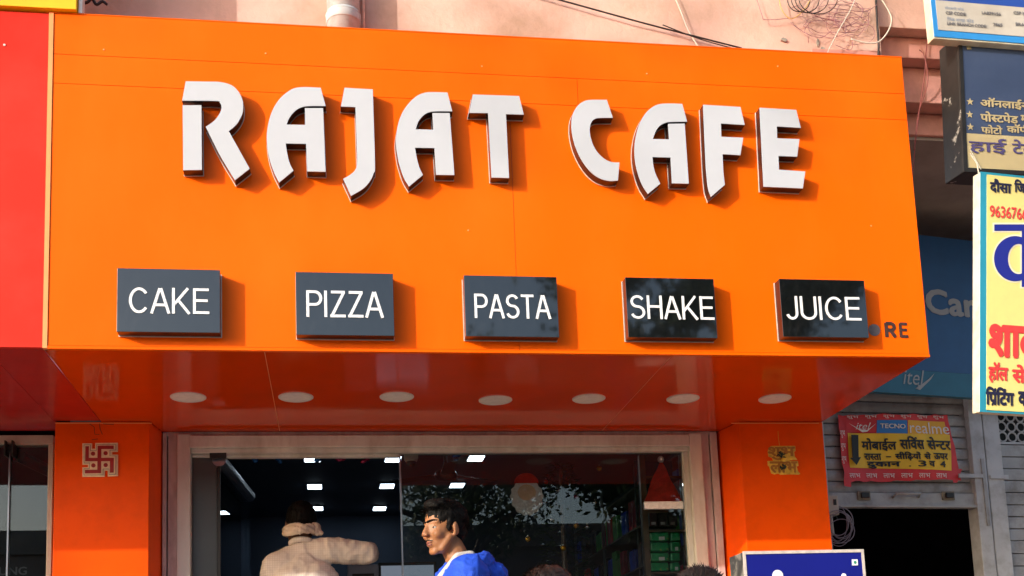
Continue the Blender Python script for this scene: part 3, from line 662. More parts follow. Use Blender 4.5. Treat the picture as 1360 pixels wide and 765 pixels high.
sp = ('bottom', 'second', 'third', 'fourth', 'top'); ORD = 'one two three four five six seven eight nine ten eleven twelve thirteen fourteen fifteen sixteen seventeen eighteen nineteen twenty twenty-one twenty-two twenty-three twenty-four twenty-five twenty-six twenty-seven twenty-eight twenty-nine thirty'.split()
rn = random.Random(5)
for a, zz in enumerate((0.9, 1.2, 1.5, 1.8, 2.1)):
    y = 0.05; n = 0
    while y < 3.2:
        wdt = rn.uniform(0.10, 0.17); h = rn.uniform(0.16, 0.25); mt = rn.choice(M_pks)
        o = obj('food_packet', MB().box(0, 0.05, 0, wdt-0.01, 0, h), mt, None, bevel=0.012, loc=(3.40+rn.uniform(0.0, 0.05), 2.1+y, 0.5+zz+0.001))
        tag(o, '%s packet, number %s from the window in the %s row of the dim wall shelf' % (mt.name.split('_')[0], ORD[n], sp[a]), 'packet', 'packets on the wall shelf'); y += wdt+0.006; n += 1

# tinsel tree behind the glass
M_tin = mat('dark_tinsel', (0.015, 0.05, 0.022), 0.35, metal=0.3, var=0.5, scale=50)
M_gold = mat('gold_bauble', (0.70, 0.40, 0.04), 0.25, metal=0.7, var=0.1)
M_sil = mat('silver_bauble', (0.6, 0.63, 0.68), 0.2, metal=0.8)
M_mag = mat('magenta_bauble', (0.5, 0.03, 0.16), 0.3)
tb = at(745, 640, 2.1)
tree = thing('christmas_tree', 'dark artificial christmas tree with baubles behind the window glass', 'christmas tree', Matrix.Translation((tb.x, 2.1, 0.5)))
obj('trunk', MB().tube([(0, 0, 0), (0, 0, 2.3)], [0.03, 0.012], 8), M_cnt, tree)
rn = random.Random(3); b = MB()
for i in range(2600):
    z = rn.uniform(0.3, 2.35); rad = 0.40*(1-(z-0.2)/2.5)+0.02; a = rn.uniform(0, 2*PI); rr = rad*math.sqrt(rn.random()); c = Vector((rr*math.cos(a), rr*math.sin(a)*0.55, z-rr*0.25))
    d = Vector((math.cos(a)+rn.gauss(0, .4), math.sin(a)+rn.gauss(0, .4), rn.gauss(0, .4))).normalized()*rn.uniform(.03, .06); s_ = d.orthogonal().normalized()*0.004
    b.add([c-s_, c+s_, c+d], [(0, 1, 2)])
obj('needles', b, M_tin, tree)
for px, py, mt in ((796, 622, M_gold), (765, 698, M_gold), (701, 716, M_gold), (765, 660, M_mag), (732, 690, M_sil), (741, 652, M_sil), (780, 700, M_sil), (748, 728, M_gold), (725, 640, M_pks[0]), (790, 668, M_sil)):
    p = at(px, py, 1.9)-Vector((tb.x, 2.1, 0.5)); bo = obj('bauble', MB().ell(p, 0.014 if mt is not M_gold else 0.018, 14, 10), mt, tree, smooth=True); obj('cap', MB().lathe([(0.004, 0.016), (0.004, 0.024)], p, 8), M_steel, bo)

# ------------------------------------------------------------------ red neighbour on the left
LP = Plane((0, 0, ZB))
red = thing('red_fascia', 'plain red signboard box of the shop left of the cafe', 'signboard', Matrix.Translation((0, 0, ZB)))
obj('panel', MB().box(-2.6, -0.004, 0.0, 0.02, 0.004, HF-0.004), M_red, red)
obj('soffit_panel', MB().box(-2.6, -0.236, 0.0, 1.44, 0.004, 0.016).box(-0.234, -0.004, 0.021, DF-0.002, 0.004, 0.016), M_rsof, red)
obj('core', MB().box(-2.6, -0.005, 0.021, 0.4, 0.02, HF-0.005), M_rsof, red)
pw = LP.uv(6, 60); obj('screw', MB().lathe([(0.006, 0.0), (0.005, 0.003)], seg=10, M=Matrix.Rotation(PI/2, 3, 'X'), c=(pw[0], -0.001, pw[1])), M_alu, red)
yl = thing('yellow_board', 'plain yellow board standing above the red signboard, top left', 'sign', Matrix.Translation((0, 0.02, ZB+HF+0.004)))
ux = LP.uv(103, 8)[0]
obj('board', MB().box(-2.6, ux, -0.045, 0.0, 0.004, 0.9), M_yel, yl, bevel=0.002)
obj('batten', MB().box(ux+0.005, ux+0.02, -0.02, 0.03, 0.004, 0.9), M_alu, yl)
LSP = Plane((0, 1.44, ZB))
ls = thing('glass_shopfront', 'white framed dark glass shopfront left of the cafe pillar', 'shopfront', Matrix.Translation((0, 1.44, ZB)))
def LU(px, py=680): return LSP.uv(px, py)[0]
M_lw = mat('dirty_white_frame', (0.50, 0.46, 0.40), 0.5, var=0.12, stain=(0.25, 0.2, 0.15), sscale=8, samt=0.5)
obj('head', MB().box(-2.6, LU(70), -0.02, 0.06, LSP.uv(40, 591)[1], LSP.uv(40, 579)[1]), M_lw, ls, bevel=0.003)
obj('jamb', MB().box(LU(63.5), LU(70.5), -0.018, 0.05, GLz-ZB, LSP.uv(40, 591.2)[1]), M_lw, ls, bevel=0.003)
obj('pane', MB().box(LU(13), LU(63.2), 0.01, 0.018, GLz-ZB, LSP.uv(40, 591.5)[1]), M_glass, ls)
obj('pane', MB().box(-2.6, LU(10), 0.0, 0.008, GLz-ZB, LSP.uv(40, 591.5)[1]), M_glass, ls)
obj('glass_edge', MB().box(LU(10.2), LU(12.2), -0.004, 0.02, GLz-ZB, LSP.uv(40, 600)[1]), M_steel, ls)
zz = LSP.uv(12, 598)[1]
obj('patch_fitting', MB().box(LU(7.5), LU(9.5), -0.06, 0.03, zz-0.04, zz+0.04).box(LU(17), LU(19), -0.06, 0.03, zz-0.04, zz+0.04).box(LU(9.6), LU(16.9), -0.03, 0.03, zz-0.012, zz+0.02), M_blk, ls)
obj('door_closer_arm', MB().tube([(LU(20), 0.05, zz-0.02), (LU(20)+0.22, 1.0, zz-0.05)], 0.035, 8), M_blk, ls)
M_faint = mat('faint_grey_print', (0.10, 0.10, 0.11), 0.6)
print_on('window_lettering', text_mesh('UNG', 0.02), (LU(-1.5), LU(35.5), LSP.uv(10, 763)[1], LSP.uv(10, 752)[1]), -0.03, M_faint, ls)
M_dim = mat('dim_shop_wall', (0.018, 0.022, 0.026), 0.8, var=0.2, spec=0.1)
struct('left_shop_wall', MB().box(-2.7, -0.16, 4.2, 4.3, 0.42, ZB+0.3), M_dim)
struct('left_shop_wall', MB().box(-0.17, -0.07, 1.62, 4.2, 0.42, ZB+0.3), M_dim)
struct('left_shop_wall', MB().box(-2.8, -2.7, 1.5, 4.3, 0.42, ZB+0.3), M_dim)
struct('left_shop_ceiling', MB().box(-2.7, -0.17, 1.5, 4.2, ZB+0.25, ZB+0.3), M_dim)
struct('left_shop_floor', MB().box(-2.7, -0.17, 1.465, 4.2, 0.42, 0.5), M_dim)
p = atz(0, 659, ZB+0.249)
root = thing('ceiling_light', 'bright white ceiling light at the far left edge inside the left shop', 'ceiling light', Matrix.Translation(p)); obj('frame', MB().lathe([(0.08, -0.001), (0.08, -0.012)], seg=24), M_ledrim, root); obj('diffuser', MB().lathe([(0.066, -0.0125), (0.06, -0.016)], seg=24), M_led, root)

# ------------------------------------------------------------------ pink wall above, pipe, wires
YW = 0.40; WP = Plane((0, YW, ZB))
uxr = WP.uv(1168, 40)[0]
struct_wall = thing('upper_wall', 'sunlit pink plastered wall rising above the orange fascia', 'wall', Matrix.Translation((0, YW, ZB+HF-0.1)))
b = MB(); NX, NZ = 60, 24
for j in range(NZ+1):
    for i in range(NX+1):
        x = -4.0+(uxr+4.0)*i/NX; z = 2.6*j/NZ; d = 0.010*noise.noise(Vector((x*1.7, z*2.1, 3.1)))+0.004*noise.noise(Vector((x*7, z*7, 9)))
        b.v.append((x, d if i < NX else 0, z))
for j in range(NZ):
    for i in range(NX): b.f.append((j*(NX+1)+i, j*(NX+1)+i+1, (j+1)*(NX+1)+i+1, (j+1)*(NX+1)+i))
obj('plaster', b, M_pink, struct_wall, smooth=True)
obj('corner_edge', MB().box(uxr-0.004, uxr, 0.004, 0.6, 0, 2.6), M_pink2, struct_wall)
obj('ledge', MB().prism([WP.uv(1078, 66.5), WP.uv(1168, 69.5), WP.uv(1168, 80), WP.uv(1078, 77)], -0.012, 0.01), M_pink2, struct_wall).location = (0, 0, -(HF-0.1))
M_patch = mat('grey_chip', (0.33, 0.30, 0.26), 0.9, var=0.3, scale=30)
for px, py, w_, h_ in ((1041, 54, .018, .012), (1085, 58, .010, .022), (1092, 66, .014, .010), (1200, 36, .05, .012)):
    u, v = WP.uv(px, py); n = 9; rn = random.Random(px)
    if px > 1168: continue
    obj('chipped_patch', MB().prism([(u+w_*math.cos(2*PI*i/n)*rn.uniform(.6, 1.2), v-HF+0.1+h_*math.sin(2*PI*i/n)*rn.uniform(.6, 1.2)) for i in range(n)], -0.011, 0.0), M_patch, struct_wall)
u, v = WP.uv(456, 20, 0.08)
root = thing('drain_pipe', 'thick grey drain pipe on the pink wall above the letter J', 'pipe', Matrix.Translation(WP.P(u, HF-0.1, 0.08)))
rp = (WP.uv(479, 20, 0.08)[0]-WP.uv(432, 20, 0.08)[0])/2
obj('pipe', MB().tube([(0, 0, 0), (0, 0, 2.6)], rp*0.93, 24), M_pipe, root, smooth=True)
vv = WP.uv(456, 20, 0.08)[1]-(HF-0.1)
obj('collar', MB().lathe([(rp*0.94, vv-0.05), (rp*0.985, vv-0.045), (rp*0.99, vv-0.01), (rp*0.97, vv+0.0), (rp*0.94, vv+0.005)], seg=24), M_pipe, root, smooth=True)
obj('collar_ring', MB().lathe([(rp*0.94, vv-0.012), (rp*1.02, vv-0.008), (rp*0.94, vv-0.002)], seg=24), M_pipe, root, smooth=True)
u2 = WP.uv(482.5, 20, 0.03)[0]
root = thing('conduit', 'thin white conduit running down beside the drain pipe', 'pipe', Matrix.Translation(WP.P(u2, HF-0.1, 0.03))); obj('tube', MB().tube([(0, 0, 0), (0, 0, 2.6)], 0.008, 10), M_alu, root, smooth=True)
M_wb = mat('black_cable', (0.02, 0.015, 0.015), 0.5); M_ww = mat('white_cable', (0.62, 0.60, 0.52), 0.5); M_wp = mat('mauve_wire', (0.36, 0.17, 0.20), 0.5, var=0.2); M_wy = mat('yellow_wire', (0.65, 0.42, 0.16), 0.5); M_wr = mat('red_brown_wire', (0.25, 0.06, 0.05), 0.5)
def spl(P, n=8):
    P = [Vector(p) for p in P]; out = []
    for i in range(len(P)-1):
        p0 = P[max(i-1, 0)]; p1 = P[i]; p2 = P[i+1]; p3 = P[min(i+2, len(P)-1)]
        for k in range(n):
            t = k/n; out.append(0.5*((2*p1)+(p2-p0)*t+(2*p0-5*p1+4*p2-p3)*t*t+(3*p1-p0-3*p2+p3)*t**3))
    out.append(P[-1]); return out
def cable(lab, pix, r, m, wv=0.03, plane=WP, name='cable'):
    P = [plane.P(*plane.uv(x, y, wv), wv) for x, y in pix]
    o = obj(name, MB().tube(spl(P), r, 6), m, None, smooth=True); return tag(o, lab, 'cable')
cable('long black cable slanting down the pink wall to the fascia', [(700,-12),(780,10),(860,32),(930,50),(985,64)], 0.0045, M_wb)
cable('short black cable below and beside the long slanting one', [(880,33),(930,52),(980,66)], 0.003, M_wb, 0.035)
cable('thin white cable hanging down the middle of the pink wall', [(893,-10),(903,12),(914,40),(928,63)], 0.0035, M_ww)
cable('white cable looping over the corner of the pink wall', [(1166,-8),(1180,14),(1184,28),(1178,44),(1166,56),(1150,57),(1130,52)], 0.0040, M_ww, 0.05)
cable('thin white wire crossing the wire tangle down to the fascia', [(1138,-6),(1128,16),(1112,44),(1098,72)], 0.0026, M_ww, 0.06)
cable('yellow wire drooping at the left of the wire tangle', [(1034,-6),(1038,12),(1048,24),(1058,22),(1070,10),(1078,-4)], 0.003, M_wy, 0.05)
cable('black wire pair running down the corner of the pink wall', [(1163,-8),(1165,30),(1167,60),(1166,80)], 0.006, M_wb, 0.02)
rn = random.Random(11); b = MB()
for k in range(10):
    cx, cy = rn.uniform(1085, 1135), rn.uniform(12, 46); rx, ry = rn.uniform(14, 40), rn.uniform(7, 20); ph = rn.uniform(0, 6); turns = rn.uniform(0.6, 1.4); n = int(14*turns); L = []
    for i in range(n+1):
        a = ph+2*PI*turns*i/n; L.append(WP.P(*WP.uv(cx+rx*math.cos(a)+rn.gauss(0, 1.4), cy+ry*math.sin(a)+rn.gauss(0, 1.0), 0.04), 0.02+0.035*rn.random()))
    b.tube(spl(L, 5), 0.0014, 5)
for pts in ([(1004,-5),(1012,20),(1016,26),(1040,25),(1066,22)], [(1050,30),(1070,44),(1090,50),(1105,40)], [(1100,10),(1130,14),(1150,15),(1165,6)], [(1110,60),(1130,66),(1132,50)], [(1066,20),(1062,8),(1052,10)]):
    b.tube(spl([WP.P(*WP.uv(x, y, 0.03), 0.03) for x, y in pts]), 0.0018, 5)
tag(obj('wire_tangle', b, M_wp, None, smooth=True), 'tangled clump of thin mauve wires on the pink wall', 'wires')
b = MB()
for k in range(4):
    L = [WP.P(*WP.uv(1062+30*math.cos(a)*(0.5+0.12*k)+8*k, -2+20*math.sin(a)*(0.8+0.1*k), 0.06), 0.05+0.006*k) for a in [2*PI*i/16 for i in range(17)]]
    b.tube(spl(L, 4), 0.0024, 5)
tag(obj('wire_coil', b, M_wb, None, smooth=True), 'coil of thin black wires at the top of the pink wall', 'wires')

# dark corner top left between the yellow board and the wall
cable('short twisted black cable beside the yellow board', [(106,5),(116,3),(122,-2),(128,6),(136,2),(142,6)], 0.007, M_wb, 0.25)

# ------------------------------------------------------------------ right neighbour: corbelled ledge and slab
cor = thing('corbelled_ledge', 'stepped dusty pink ledge mouldings right of the pink wall', 'moulding', Matrix.Translation((uxr, 0, 0)))
def zat(py, Y, px=1215): return at(px, py, Y).z
x1 = 3.2
prof = [(0.55, 38, 0.0), (0.68, 76, 52), (0.82, 135, 90), (1.0, 179, 158)]
obj('upper_face', MB().box(0.002, x1, 0.46, 0.95, zat(38, 0.46), zat(38, 0.46)+2.2), M_pink, cor, bevel=0.004)
z_prev = zat(38, 0.46)
for (Y, yb) in ((0.54, 77), (0.63, 136), (0.74, 179)):
    zb = zat(yb, Y); obj('moulding', MB().box(0.002, x1, Y, Y+0.45, zb, z_prev-0.001), M_pink2, cor, bevel=0.006); z_prev = zb
obj('slab_underside', MB().box(0.002, x1, 0.76, 4.4, z_prev-0.02, z_prev+0.1), M_conc, cor)
cable('pair of thin red brown wires hanging in front of the corbelled ledge', [(1236,-5),(1234,30),(1230,70),(1228,100),(1222,140),(1216,190),(1212,235)], 0.0028, M_wr, -0.12)
cable('thin brown wire crossing down beside the right end of the fascia', [(1221,66),(1228,76),(1232,110),(1220,150),(1214,200)], 0.0026, M_wr, -0.10)

# angled dark blue shop board
BP = Plane(at(1222, 420, 1.55), math.radians(10))
M_navy = mat('dark_blue_board', (0.012, 0.085, 0.25), 0.4, var=0.1); M_teal = mat('teal_band', (0.012, 0.13, 0.22), 0.4, var=0.1); M_gtx = mat('pale_grey_print', (0.36, 0.38, 0.40), 0.5)
a = BP.uv(1222, 312)[1]; m_ = BP.uv(1222, 492)[1]; c = BP.uv(1222, 524)[1]
bl = thing('shop_board', 'angled dark blue shop board behind the right end of the fascia', 'sign', BP.M)
obj('board', MB().box(-0.75, 1.3, 0, 0.04, m_, a), M_navy, bl); obj('lower_band', MB().box(-0.75, 1.3, 0, 0.04, c, m_-0.001), M_teal, bl)
r = BP.rect(1229, 386, 1300, 420, 0.003); print_on('lettering', text_mesh('Carl', 0.035), (r[0], r[1]+0.02, r[2], r[3]), 0.003, M_gtx, bl)
r = BP.rect(1199, 491, 1228, 511, 0.003); print_on('lettering', text_mesh('itel', 0.0, shear=0.3), r, 0.003, M_gtx, bl)
sw_ = [BP.uv(x, y, 0.003) for x, y in ((1215,508),(1222,512),(1234,503),(1241,496),(1236,504),(1222,518),(1216,516),(1220,512.5))]
obj('swoosh', MB().prism(sw_, -0.004, -0.002), M_gtx, bl)

# ------------------------------------------------------------------ shutter shop on the right
M_slat = mat('grey_shutter_paint', (0.36, 0.355, 0.365), 0.5, metal=0.2, var=0.15, scale=5, stain=(0.12, 0.09, 0.07), sscale=7, samt=0.6, bump=0.1, bscale=40)
M_postg = mat('grey_post_paint', (0.46, 0.48, 0.52), 0.55, var=0.12, scale=5, stain=(0.16, 0.13, 0.11), sscale=8, samt=0.5)
M_rust = mat('worn_bare_patch', (0.20, 0.17, 0.13), 0.8, var=0.4, scale=30)
XP = Plane(at(1200, 640, 1.75), math.radians(5))
sh = thing('rolling_shutter', 'half raised grey rolling shutter behind the red and yellow banner', 'shutter', XP.M)
uA = XP.uv(1096, 640)[0]; uB = XP.uv(1292, 640)[0]
vtop = XP.uv(1200, 505)[1]; vbot = XP.uv(1200, 655)[1]; n = 10; hs = (vtop-vbot)/n
slat = None
for k in range(n):
    if slat is None:
        b = MB(); P = [(0.0, 0.0), (-0.006, 0.003), (-0.010, hs*0.3), (-0.011, hs*0.55), (-0.008, hs*0.85), (0.0, hs-0.003), (0.004, hs-0.003), (0.004, 0.0)]
        m8 = len(P); b.add([(uA, p[0], p[1]) for p in P]+[(uB, p[0], p[1]) for p in P], [(i, i+m8, (i+1) % m8+m8, (i+1) % m8) for i in range(m8)]+[tuple(range(m8)), tuple(range(2*m8-1, m8-1, -1))])
        slat = b.mesh('slat'); slat.materials.append(M_slat)
    o = bpy.data.objects.new('slat', slat); COL.objects.link(o); o.parent = sh; o.location = (random.uniform(-.002, .002), 0, vbot+k*hs); o.rotation_euler = (0, random.uniform(-.002, .002), 0)
v0 = XP.uv(1200, 675.5)[1]
obj('bottom_rail', MB().box(uA, uB, -0.028, 0.01, v0, vbot-0.003), M_slat, sh, bevel=0.004)
obj('rail_lip', MB().box(uA, uB, -0.045, -0.0285, v0, v0+0.018), M_slat, sh, bevel=0.003)
for px in (1147, 1259):
    u, v = XP.uv(px, 659, 0.03); rail = obj('lock_plate', MB().box(u-0.045, u+0.045, -0.038, -0.0285, v-0.026, v+0.03), M_rust, sh, bevel=0.004); obj('lock', MB().box(u-0.028, u+0.03, -0.055, -0.0385, v-0.015, v+0.02), M_blk, rail, bevel=0.006)
u, v = XP.uv(1203, 659, 0.03); obj('handle', MB().tube([(u-0.09, -0.03, v-0.008), (u-0.085, -0.06, v+0.01), (u+0.085, -0.06, v+0.012), (u+0.09, -0.03, v-0.006)], 0.008, 8), M_slat, sh, smooth=True)
obj('guide', MB().box(uA-0.055, uA-0.004, -0.04, 0.04, GLz-XP.o.z, vtop), M_postg, sh, bevel=0.003)
# dark shop behind the shutter
M_shade = mat('shade_black', (0.006, 0.005, 0.005), 0.9, spec=0.0, var=0.3)  # matt black puts the shade of the dark opening into the wall colour
struct('right_shop_wall', MB().box(4.02, 7.5, 4.3, 4.4, 0.42, 4.6), M_shade); struct('right_shop_wall', MB().box(4.02, 4.06, 1.9, 4.3, 0.42, 4.6), M_shade); struct('right_shop_floor', MB().box(4.07, 7.5, 1.5, 4.3, 0.40, 0.49), M_shade)
# grey posts
pA = thing('door_post', 'grey painted door post at the right side of the dark shop entrance', 'post', XP.M)
obj('post', MB().box(XP.uv(1291, 640, .02)[0], XP.uv(1308, 640, .02)[0], -0.05, 0.05, GLz-XP.o.z, XP.uv(1290, 500)[1]), M_postg, pA, bevel=0.004)
obj('stop', MB().box(XP.uv(1274, 636, .06)[0], XP.uv(1306, 636, .06)[0], -0.062, -0.052, XP.uv(1290, 637)[1], XP.uv(1290, 632)[1]), M_postg, pA)
pB = thing('door_post', 'outer grey painted post beside the slatted door at the right edge', 'post', XP.M)
obj('post', MB().box(XP.uv(1310, 640, .02)[0], XP.uv(1331, 640, .02)[0], -0.045, 0.05, GLz-XP.o.z, XP.uv(1310, 500)[1]), M_postg, pB, bevel=0.004)
obj('stop', MB().box(XP.uv(1316, 634, .06)[0], XP.uv(1340, 634, .06)[0], -0.058, -0.047, XP.uv(1320, 638)[1], XP.uv(1320, 633)[1]), M_postg, pB)
obj('peeling_strip', MB().box(XP.uv(1306, 640, .06)[0], XP.uv(1310, 640, .06)[0], -0.06, -0.052, XP.uv(1310, 700)[1], XP.uv(1310, 612)[1]), M_slat, pB)
# slatted door with ring grille
dr = thing('slatted_door', 'grey slatted door with a ring grille on top, right edge', 'door', XP.M)
d0_ = XP.uv(1332, 640)[0]; d1_ = d0_+0.75
vg0 = XP.uv(1345, 590)[1]; vg1 = XP.uv(1345, 547)[1]
bv = vg0; kk = 0
while bv > GLz-XP.o.z:
    h = 0.083+random.uniform(-.006, .006); obj('board', MB().box(d0_, d1_, 0.0+random.uniform(-.004, .004), 0.03, max(bv-h, GLz-XP.o.z), bv-0.005), M_slat, dr, bevel=0.003); bv -= h; kk += 1
ring = MB(); R_, r_ = 0.031, 0.006
for i in range(18):
    for k in range(6):
        a = 2*PI*i/18; c_ = 2*PI*k/6; ring.v.append(((R_+r_*math.cos(c_))*math.cos(a), r_*math.sin(c_), (R_+r_*math.cos(c_))*math.sin(a)))
for i in range(18):
    for k in range(6): ring.f.append((i*6+k, i*6+(k+1) % 6, ((i+1) % 18)*6+(k+1) % 6, ((i+1) % 18)*6+k))
rm = ring.mesh('ring'); rm.materials.append(M_postg)
gr = obj('grille_frame', MB().box(d0_, d1_, 0, 0.02, vg0+0.001, vg0+0.014).box(d0_, d1_, 0, 0.02, vg1+0.02, vg1+0.034), M_postg, dr)
nz = 3
for i in range(9):
    for j in range(nz):
        o = bpy.data.objects.new('ring', rm); COL.objects.link(o); o.parent = gr; o.location = (d0_+0.04+i*0.072, 0.01, vg0+0.05+j*0.068)
obj('back_panel', MB().box(d0_, d1_, 0.20, 0.21, GLz-XP.o.z, vg1+0.3), M_blk, dr)

struct('right_wall', MB().box(d1_+XP.o.x+0.08, 11, XP.o.y+0.1, XP.o.y+0.4, 0.0, 4.6), M_pink2)
struct('left_wall', MB().box(-9, -2.82, 1.2, 1.6, 0.0, ZB+0.4), M_conc)
# red and yellow banner on the shutter
M_bred = mat('banner_red', (0.66, 0.03, 0.035), 0.5, var=0.15, scale=14); M_byel = mat('banner_yellow', (0.88, 0.54, 0.02), 0.5, var=0.12, scale=8); M_bblu = mat('banner_blue', (0.03, 0.20, 0.55), 0.5); M_bor = mat('banner_ochre', (0.85, 0.42, 0.02), 0.5); M_bk = mat('banner_black', (0.012, 0.010, 0.010), 0.5); M_bw = mat('banner_white', (0.80, 0.74, 0.70), 0.5)
QP = XP; W0 = 0.05
def warp(u, v): return 0.010*math.sin(u*9+v*5)+0.006*math.sin(v*17-u*6)
def quadmesh(px, wv, nx=18, nz=10, jag=0.0):
    c = [QP.uv(x, y, W0) for x, y in px]; b = MB(); rn = random.Random(2)
    for j in range(nz+1):
        for i in range(nx+1):
            s, t = i/nx, j/nz
            u = (c[0][0]*(1-s)+c[1][0]*s)*(1-t)+(c[3][0]*(1-s)+c[2][0]*s)*t; v = (c[0][1]*(1-s)+c[1][1]*s)*(1-t)+(c[3][1]*(1-s)+c[2][1]*s)*t
            if jag and (i in (0, nx) or j in (0, nz)): u += rn.uniform(-jag, jag); v += rn.uniform(-jag, jag)
            b.v.append((u, -W0-wv-warp(u, v), v))
    for j in range(nz):
        for i in range(nx): b.f.append((j*(nx+1)+i, (j+1)*(nx+1)+i, (j+1)*(nx+1)+i+1, j*(nx+1)+i+1))
    return b
bn = thing('banner', 'crumpled red bordered yellow Hindi banner tied on the grey shutter', 'banner', XP.M)
obj('cloth', quadmesh([(1113,551),(1259,550.5),(1277,637),(1121,640)], 0.0, jag=0.006), M_bred, bn, smooth=True)
obj('loose_tail', quadmesh([(1120,630),(1129,630),(1129,647),(1119,646)], 0.001, 3, 3, 0.003), M_bred, bn)
obj('loose_tail', quadmesh([(1263,624),(1279,622),(1272,640),(1266,641)], 0.001, 3, 3, 0.003), M_bred, bn)
obj('yellow_field', quadmesh([(1126,575),(1262,577),(1264,625),(1129,621)], 0.003), M_byel, bn, smooth=True)
obj('red_field', quadmesh([(1123,558),(1162,558.5),(1163,574.5),(1124,574)], 0.003, 6, 3), M_bred, bn)
obj('blue_field', quadmesh([(1163.5,558.5),(1203.5,558.5),(1204.5,576),(1164,575)], 0.003, 6, 3), M_bblu, bn)
obj('ochre_field', quadmesh([(1204.5,558.5),(1256,559.5),(1259,577),(1205,576.5)], 0.003, 8, 3), M_bor, bn)
def bt(vf, x0, y0, x1, y1, m): return print_on('lettering', vf, QP.rect(x0, y0, x1, y1, W0), W0+0.006, m, bn, warp)
bt(text_mesh('itel', -0.012, shear=0.35), 1136, 561.5, 1156, 570.5, M_bw); bt(text_mesh('TECNO', 0.02), 1167.5, 563.5, 1201, 569.5, M_bw); bt(text_mesh('realme', 0.0), 1207, 561, 1261, 576, M_bw)
obj('swoosh', MB().prism([QP.uv(x, y, W0) for x, y in ((1126,563),(1140,571),(1150,572),(1162,563),(1150,574),(1144,575))], -W0-0.016, -W0-0.014), M_bw, bn)
bt(deva('मोबाईल', 0.03), 1145, 582, 1190, 599, M_bk); bt(deva('सर्वि'.replace('सर्वि', 'सिव^')+'स', 0.03), 1194, 579.5, 1226, 597.5, M_bk); bt(deva('से~नटर', 0.03), 1230, 580.5, 1262, 598, M_bk)
bt(deva('रा~सता', 0.03), 1149, 602, 1171, 611, M_bk); bt(deva('-', 0.02), 1177, 606, 1183, 607.5, M_bk); bt(deva('सीिढ़यों', 0.03), 1188, 600.5, 1221, 612.5, M_bk); bt(deva('से', 0.03), 1225, 601, 1234, 611, M_bk); bt(deva('ऊपर', 0.03), 1238, 602.5, 1258, 611, M_bk)
bt(deva('दुकान', 0.04), 1152, 613, 1195, 622.5, M_bk); bt(deva('.', 0.05), 1205, 619, 1208, 620.5, M_bk); bt(deva('3', 0.02), 1217, 612.5, 1228, 620.5, M_bk); bt(deva('व', 0.03), 1232, 613, 1240, 620.5, M_bk); bt(deva('4', 0.03), 1247, 612.5, 1255, 621, M_bk)
ar = [(1129,578.5),(1138,578.5),(1138.5,608),(1141.5,608),(1136,618),(1127.5,609),(1130.5,609)]
obj('arrow', MB().prism([QP.uv(x, y, W0) for x, y in ar], -W0-0.018, -W0-0.014), M_bk, bn)
for i in range(6):
    x = 1125+i*23; bt(deva('शुभ', 0.0), x, 552, x+15, 556.5, M_bw); bt(deva('लाभ', 0.0), x+2, 629, x+17, 635, M_bw)
for i in range(3): y = 572+i*17; bt(deva('शुभ', 0.0), 1115.5+i*1.2, y, 1122+i*1.2, y+10, M_bw)

# meter box and wire coil by the right pillar
mx_ = at(1104, 672, 1.6)
root = thing('meter_box', 'small cream electric meter box behind the right orange pillar', 'meter box', Matrix.Translation(mx_))
obj('box', MB().box(-0.035, 0.035, -0.03, 0.03, -0.06, 0.06), M_cctv, root, bevel=0.005); obj('window', MB().box(0.0, 0.02, -0.033, -0.0305, 0.0, 0.035), M_blk, root); obj('conduit', MB().tube([(-0.01, 0, -0.06), (-0.005, 0, -0.18)], 0.012, 8), M_cctv, root)
rn = random.Random(4); b = MB()
for k in range(7):
    cx, cy = 1116+rn.uniform(-4, 3), 702+rn.uniform(-8, 6); rx, ry = rn.uniform(10, 19), rn.uniform(14, 24)
    b.tube(spl([at(cx+rx*math.cos(2*PI*i/14), cy+ry*math.sin(2*PI*i/14), 1.55+0.01*k) for i in range(15)], 4), 0.0028, 5)
tag(obj('wire_coil', b, mat('grey_wire', (0.22, 0.20, 0.25), 0.5, var=0.4, scale=9), None, smooth=True), 'coil of grey wires hanging beside the dark shop entrance', 'wires')
cable('thin black wire hanging along the left edge of the shutter', [(1128,535),(1112,560),(1110,590),(1098,625),(1104,660),(1112,690)], 0.003, M_wb, 0.0, XP)

# ------------------------------------------------------------------ hanging signs on the far right
# yellow Hindi sign
M_cry = mat('pale_yellow_flex', (0.80, 0.68, 0.24), 0.5, var=0.05, scale=3, stain=(0.6, 0.5, 0.2), sscale=6, samt=0.4); M_tl = mat('teal_border', (0.02, 0.28, 0.42), 0.5, var=0.08); M_crm = mat('cream_edge', (0.72, 0.68, 0.52), 0.6, var=0.1, stain=(0.4, 0.3, 0.15), sscale=12, samt=0.5); M_dbl = mat('dark_blue_print', (0.012, 0.02, 0.26), 0.5); M_rprt = mat('red_print', (0.75, 0.05, 0.05), 0.5); M_navyp = mat('navy_print', (0.015, 0.015, 0.05), 0.5)
YP = Plane(at(1302, 400, -0.06), math.radians(2), math.radians(6), math.radians(2.4))
ya, yb = YP.uv(1304, 228)[1], YP.uv(1304, 547)[1]
us = YP.uv(1302, 400)[0]
ys = thing('hanging_sign', 'pale yellow Hindi sign with teal border hung at the right edge', 'sign', YP.M)
obj('box', MB().box(us, us+0.62, 0.0045, 0.065, yb, ya), M_crm, ys, bevel=0.004)
obj('border', MB().box(us, us+0.62, 0.0, 0.004, yb, ya), M_tl, ys)
ub = YP.uv(1310.5, 400, 0.002)[0]
obj('face', MB().box(ub, us+0.612, -0.003, -0.0005, YP.uv(1320, 545)[1], YP.uv(1320, 233)[1]), M_cry, ys)
def yt(vf, x0, y0, x1, y1, m): return print_on('lettering', vf, YP.rect(x0, y0, x1, y1, 0.005), 0.005, m, ys)
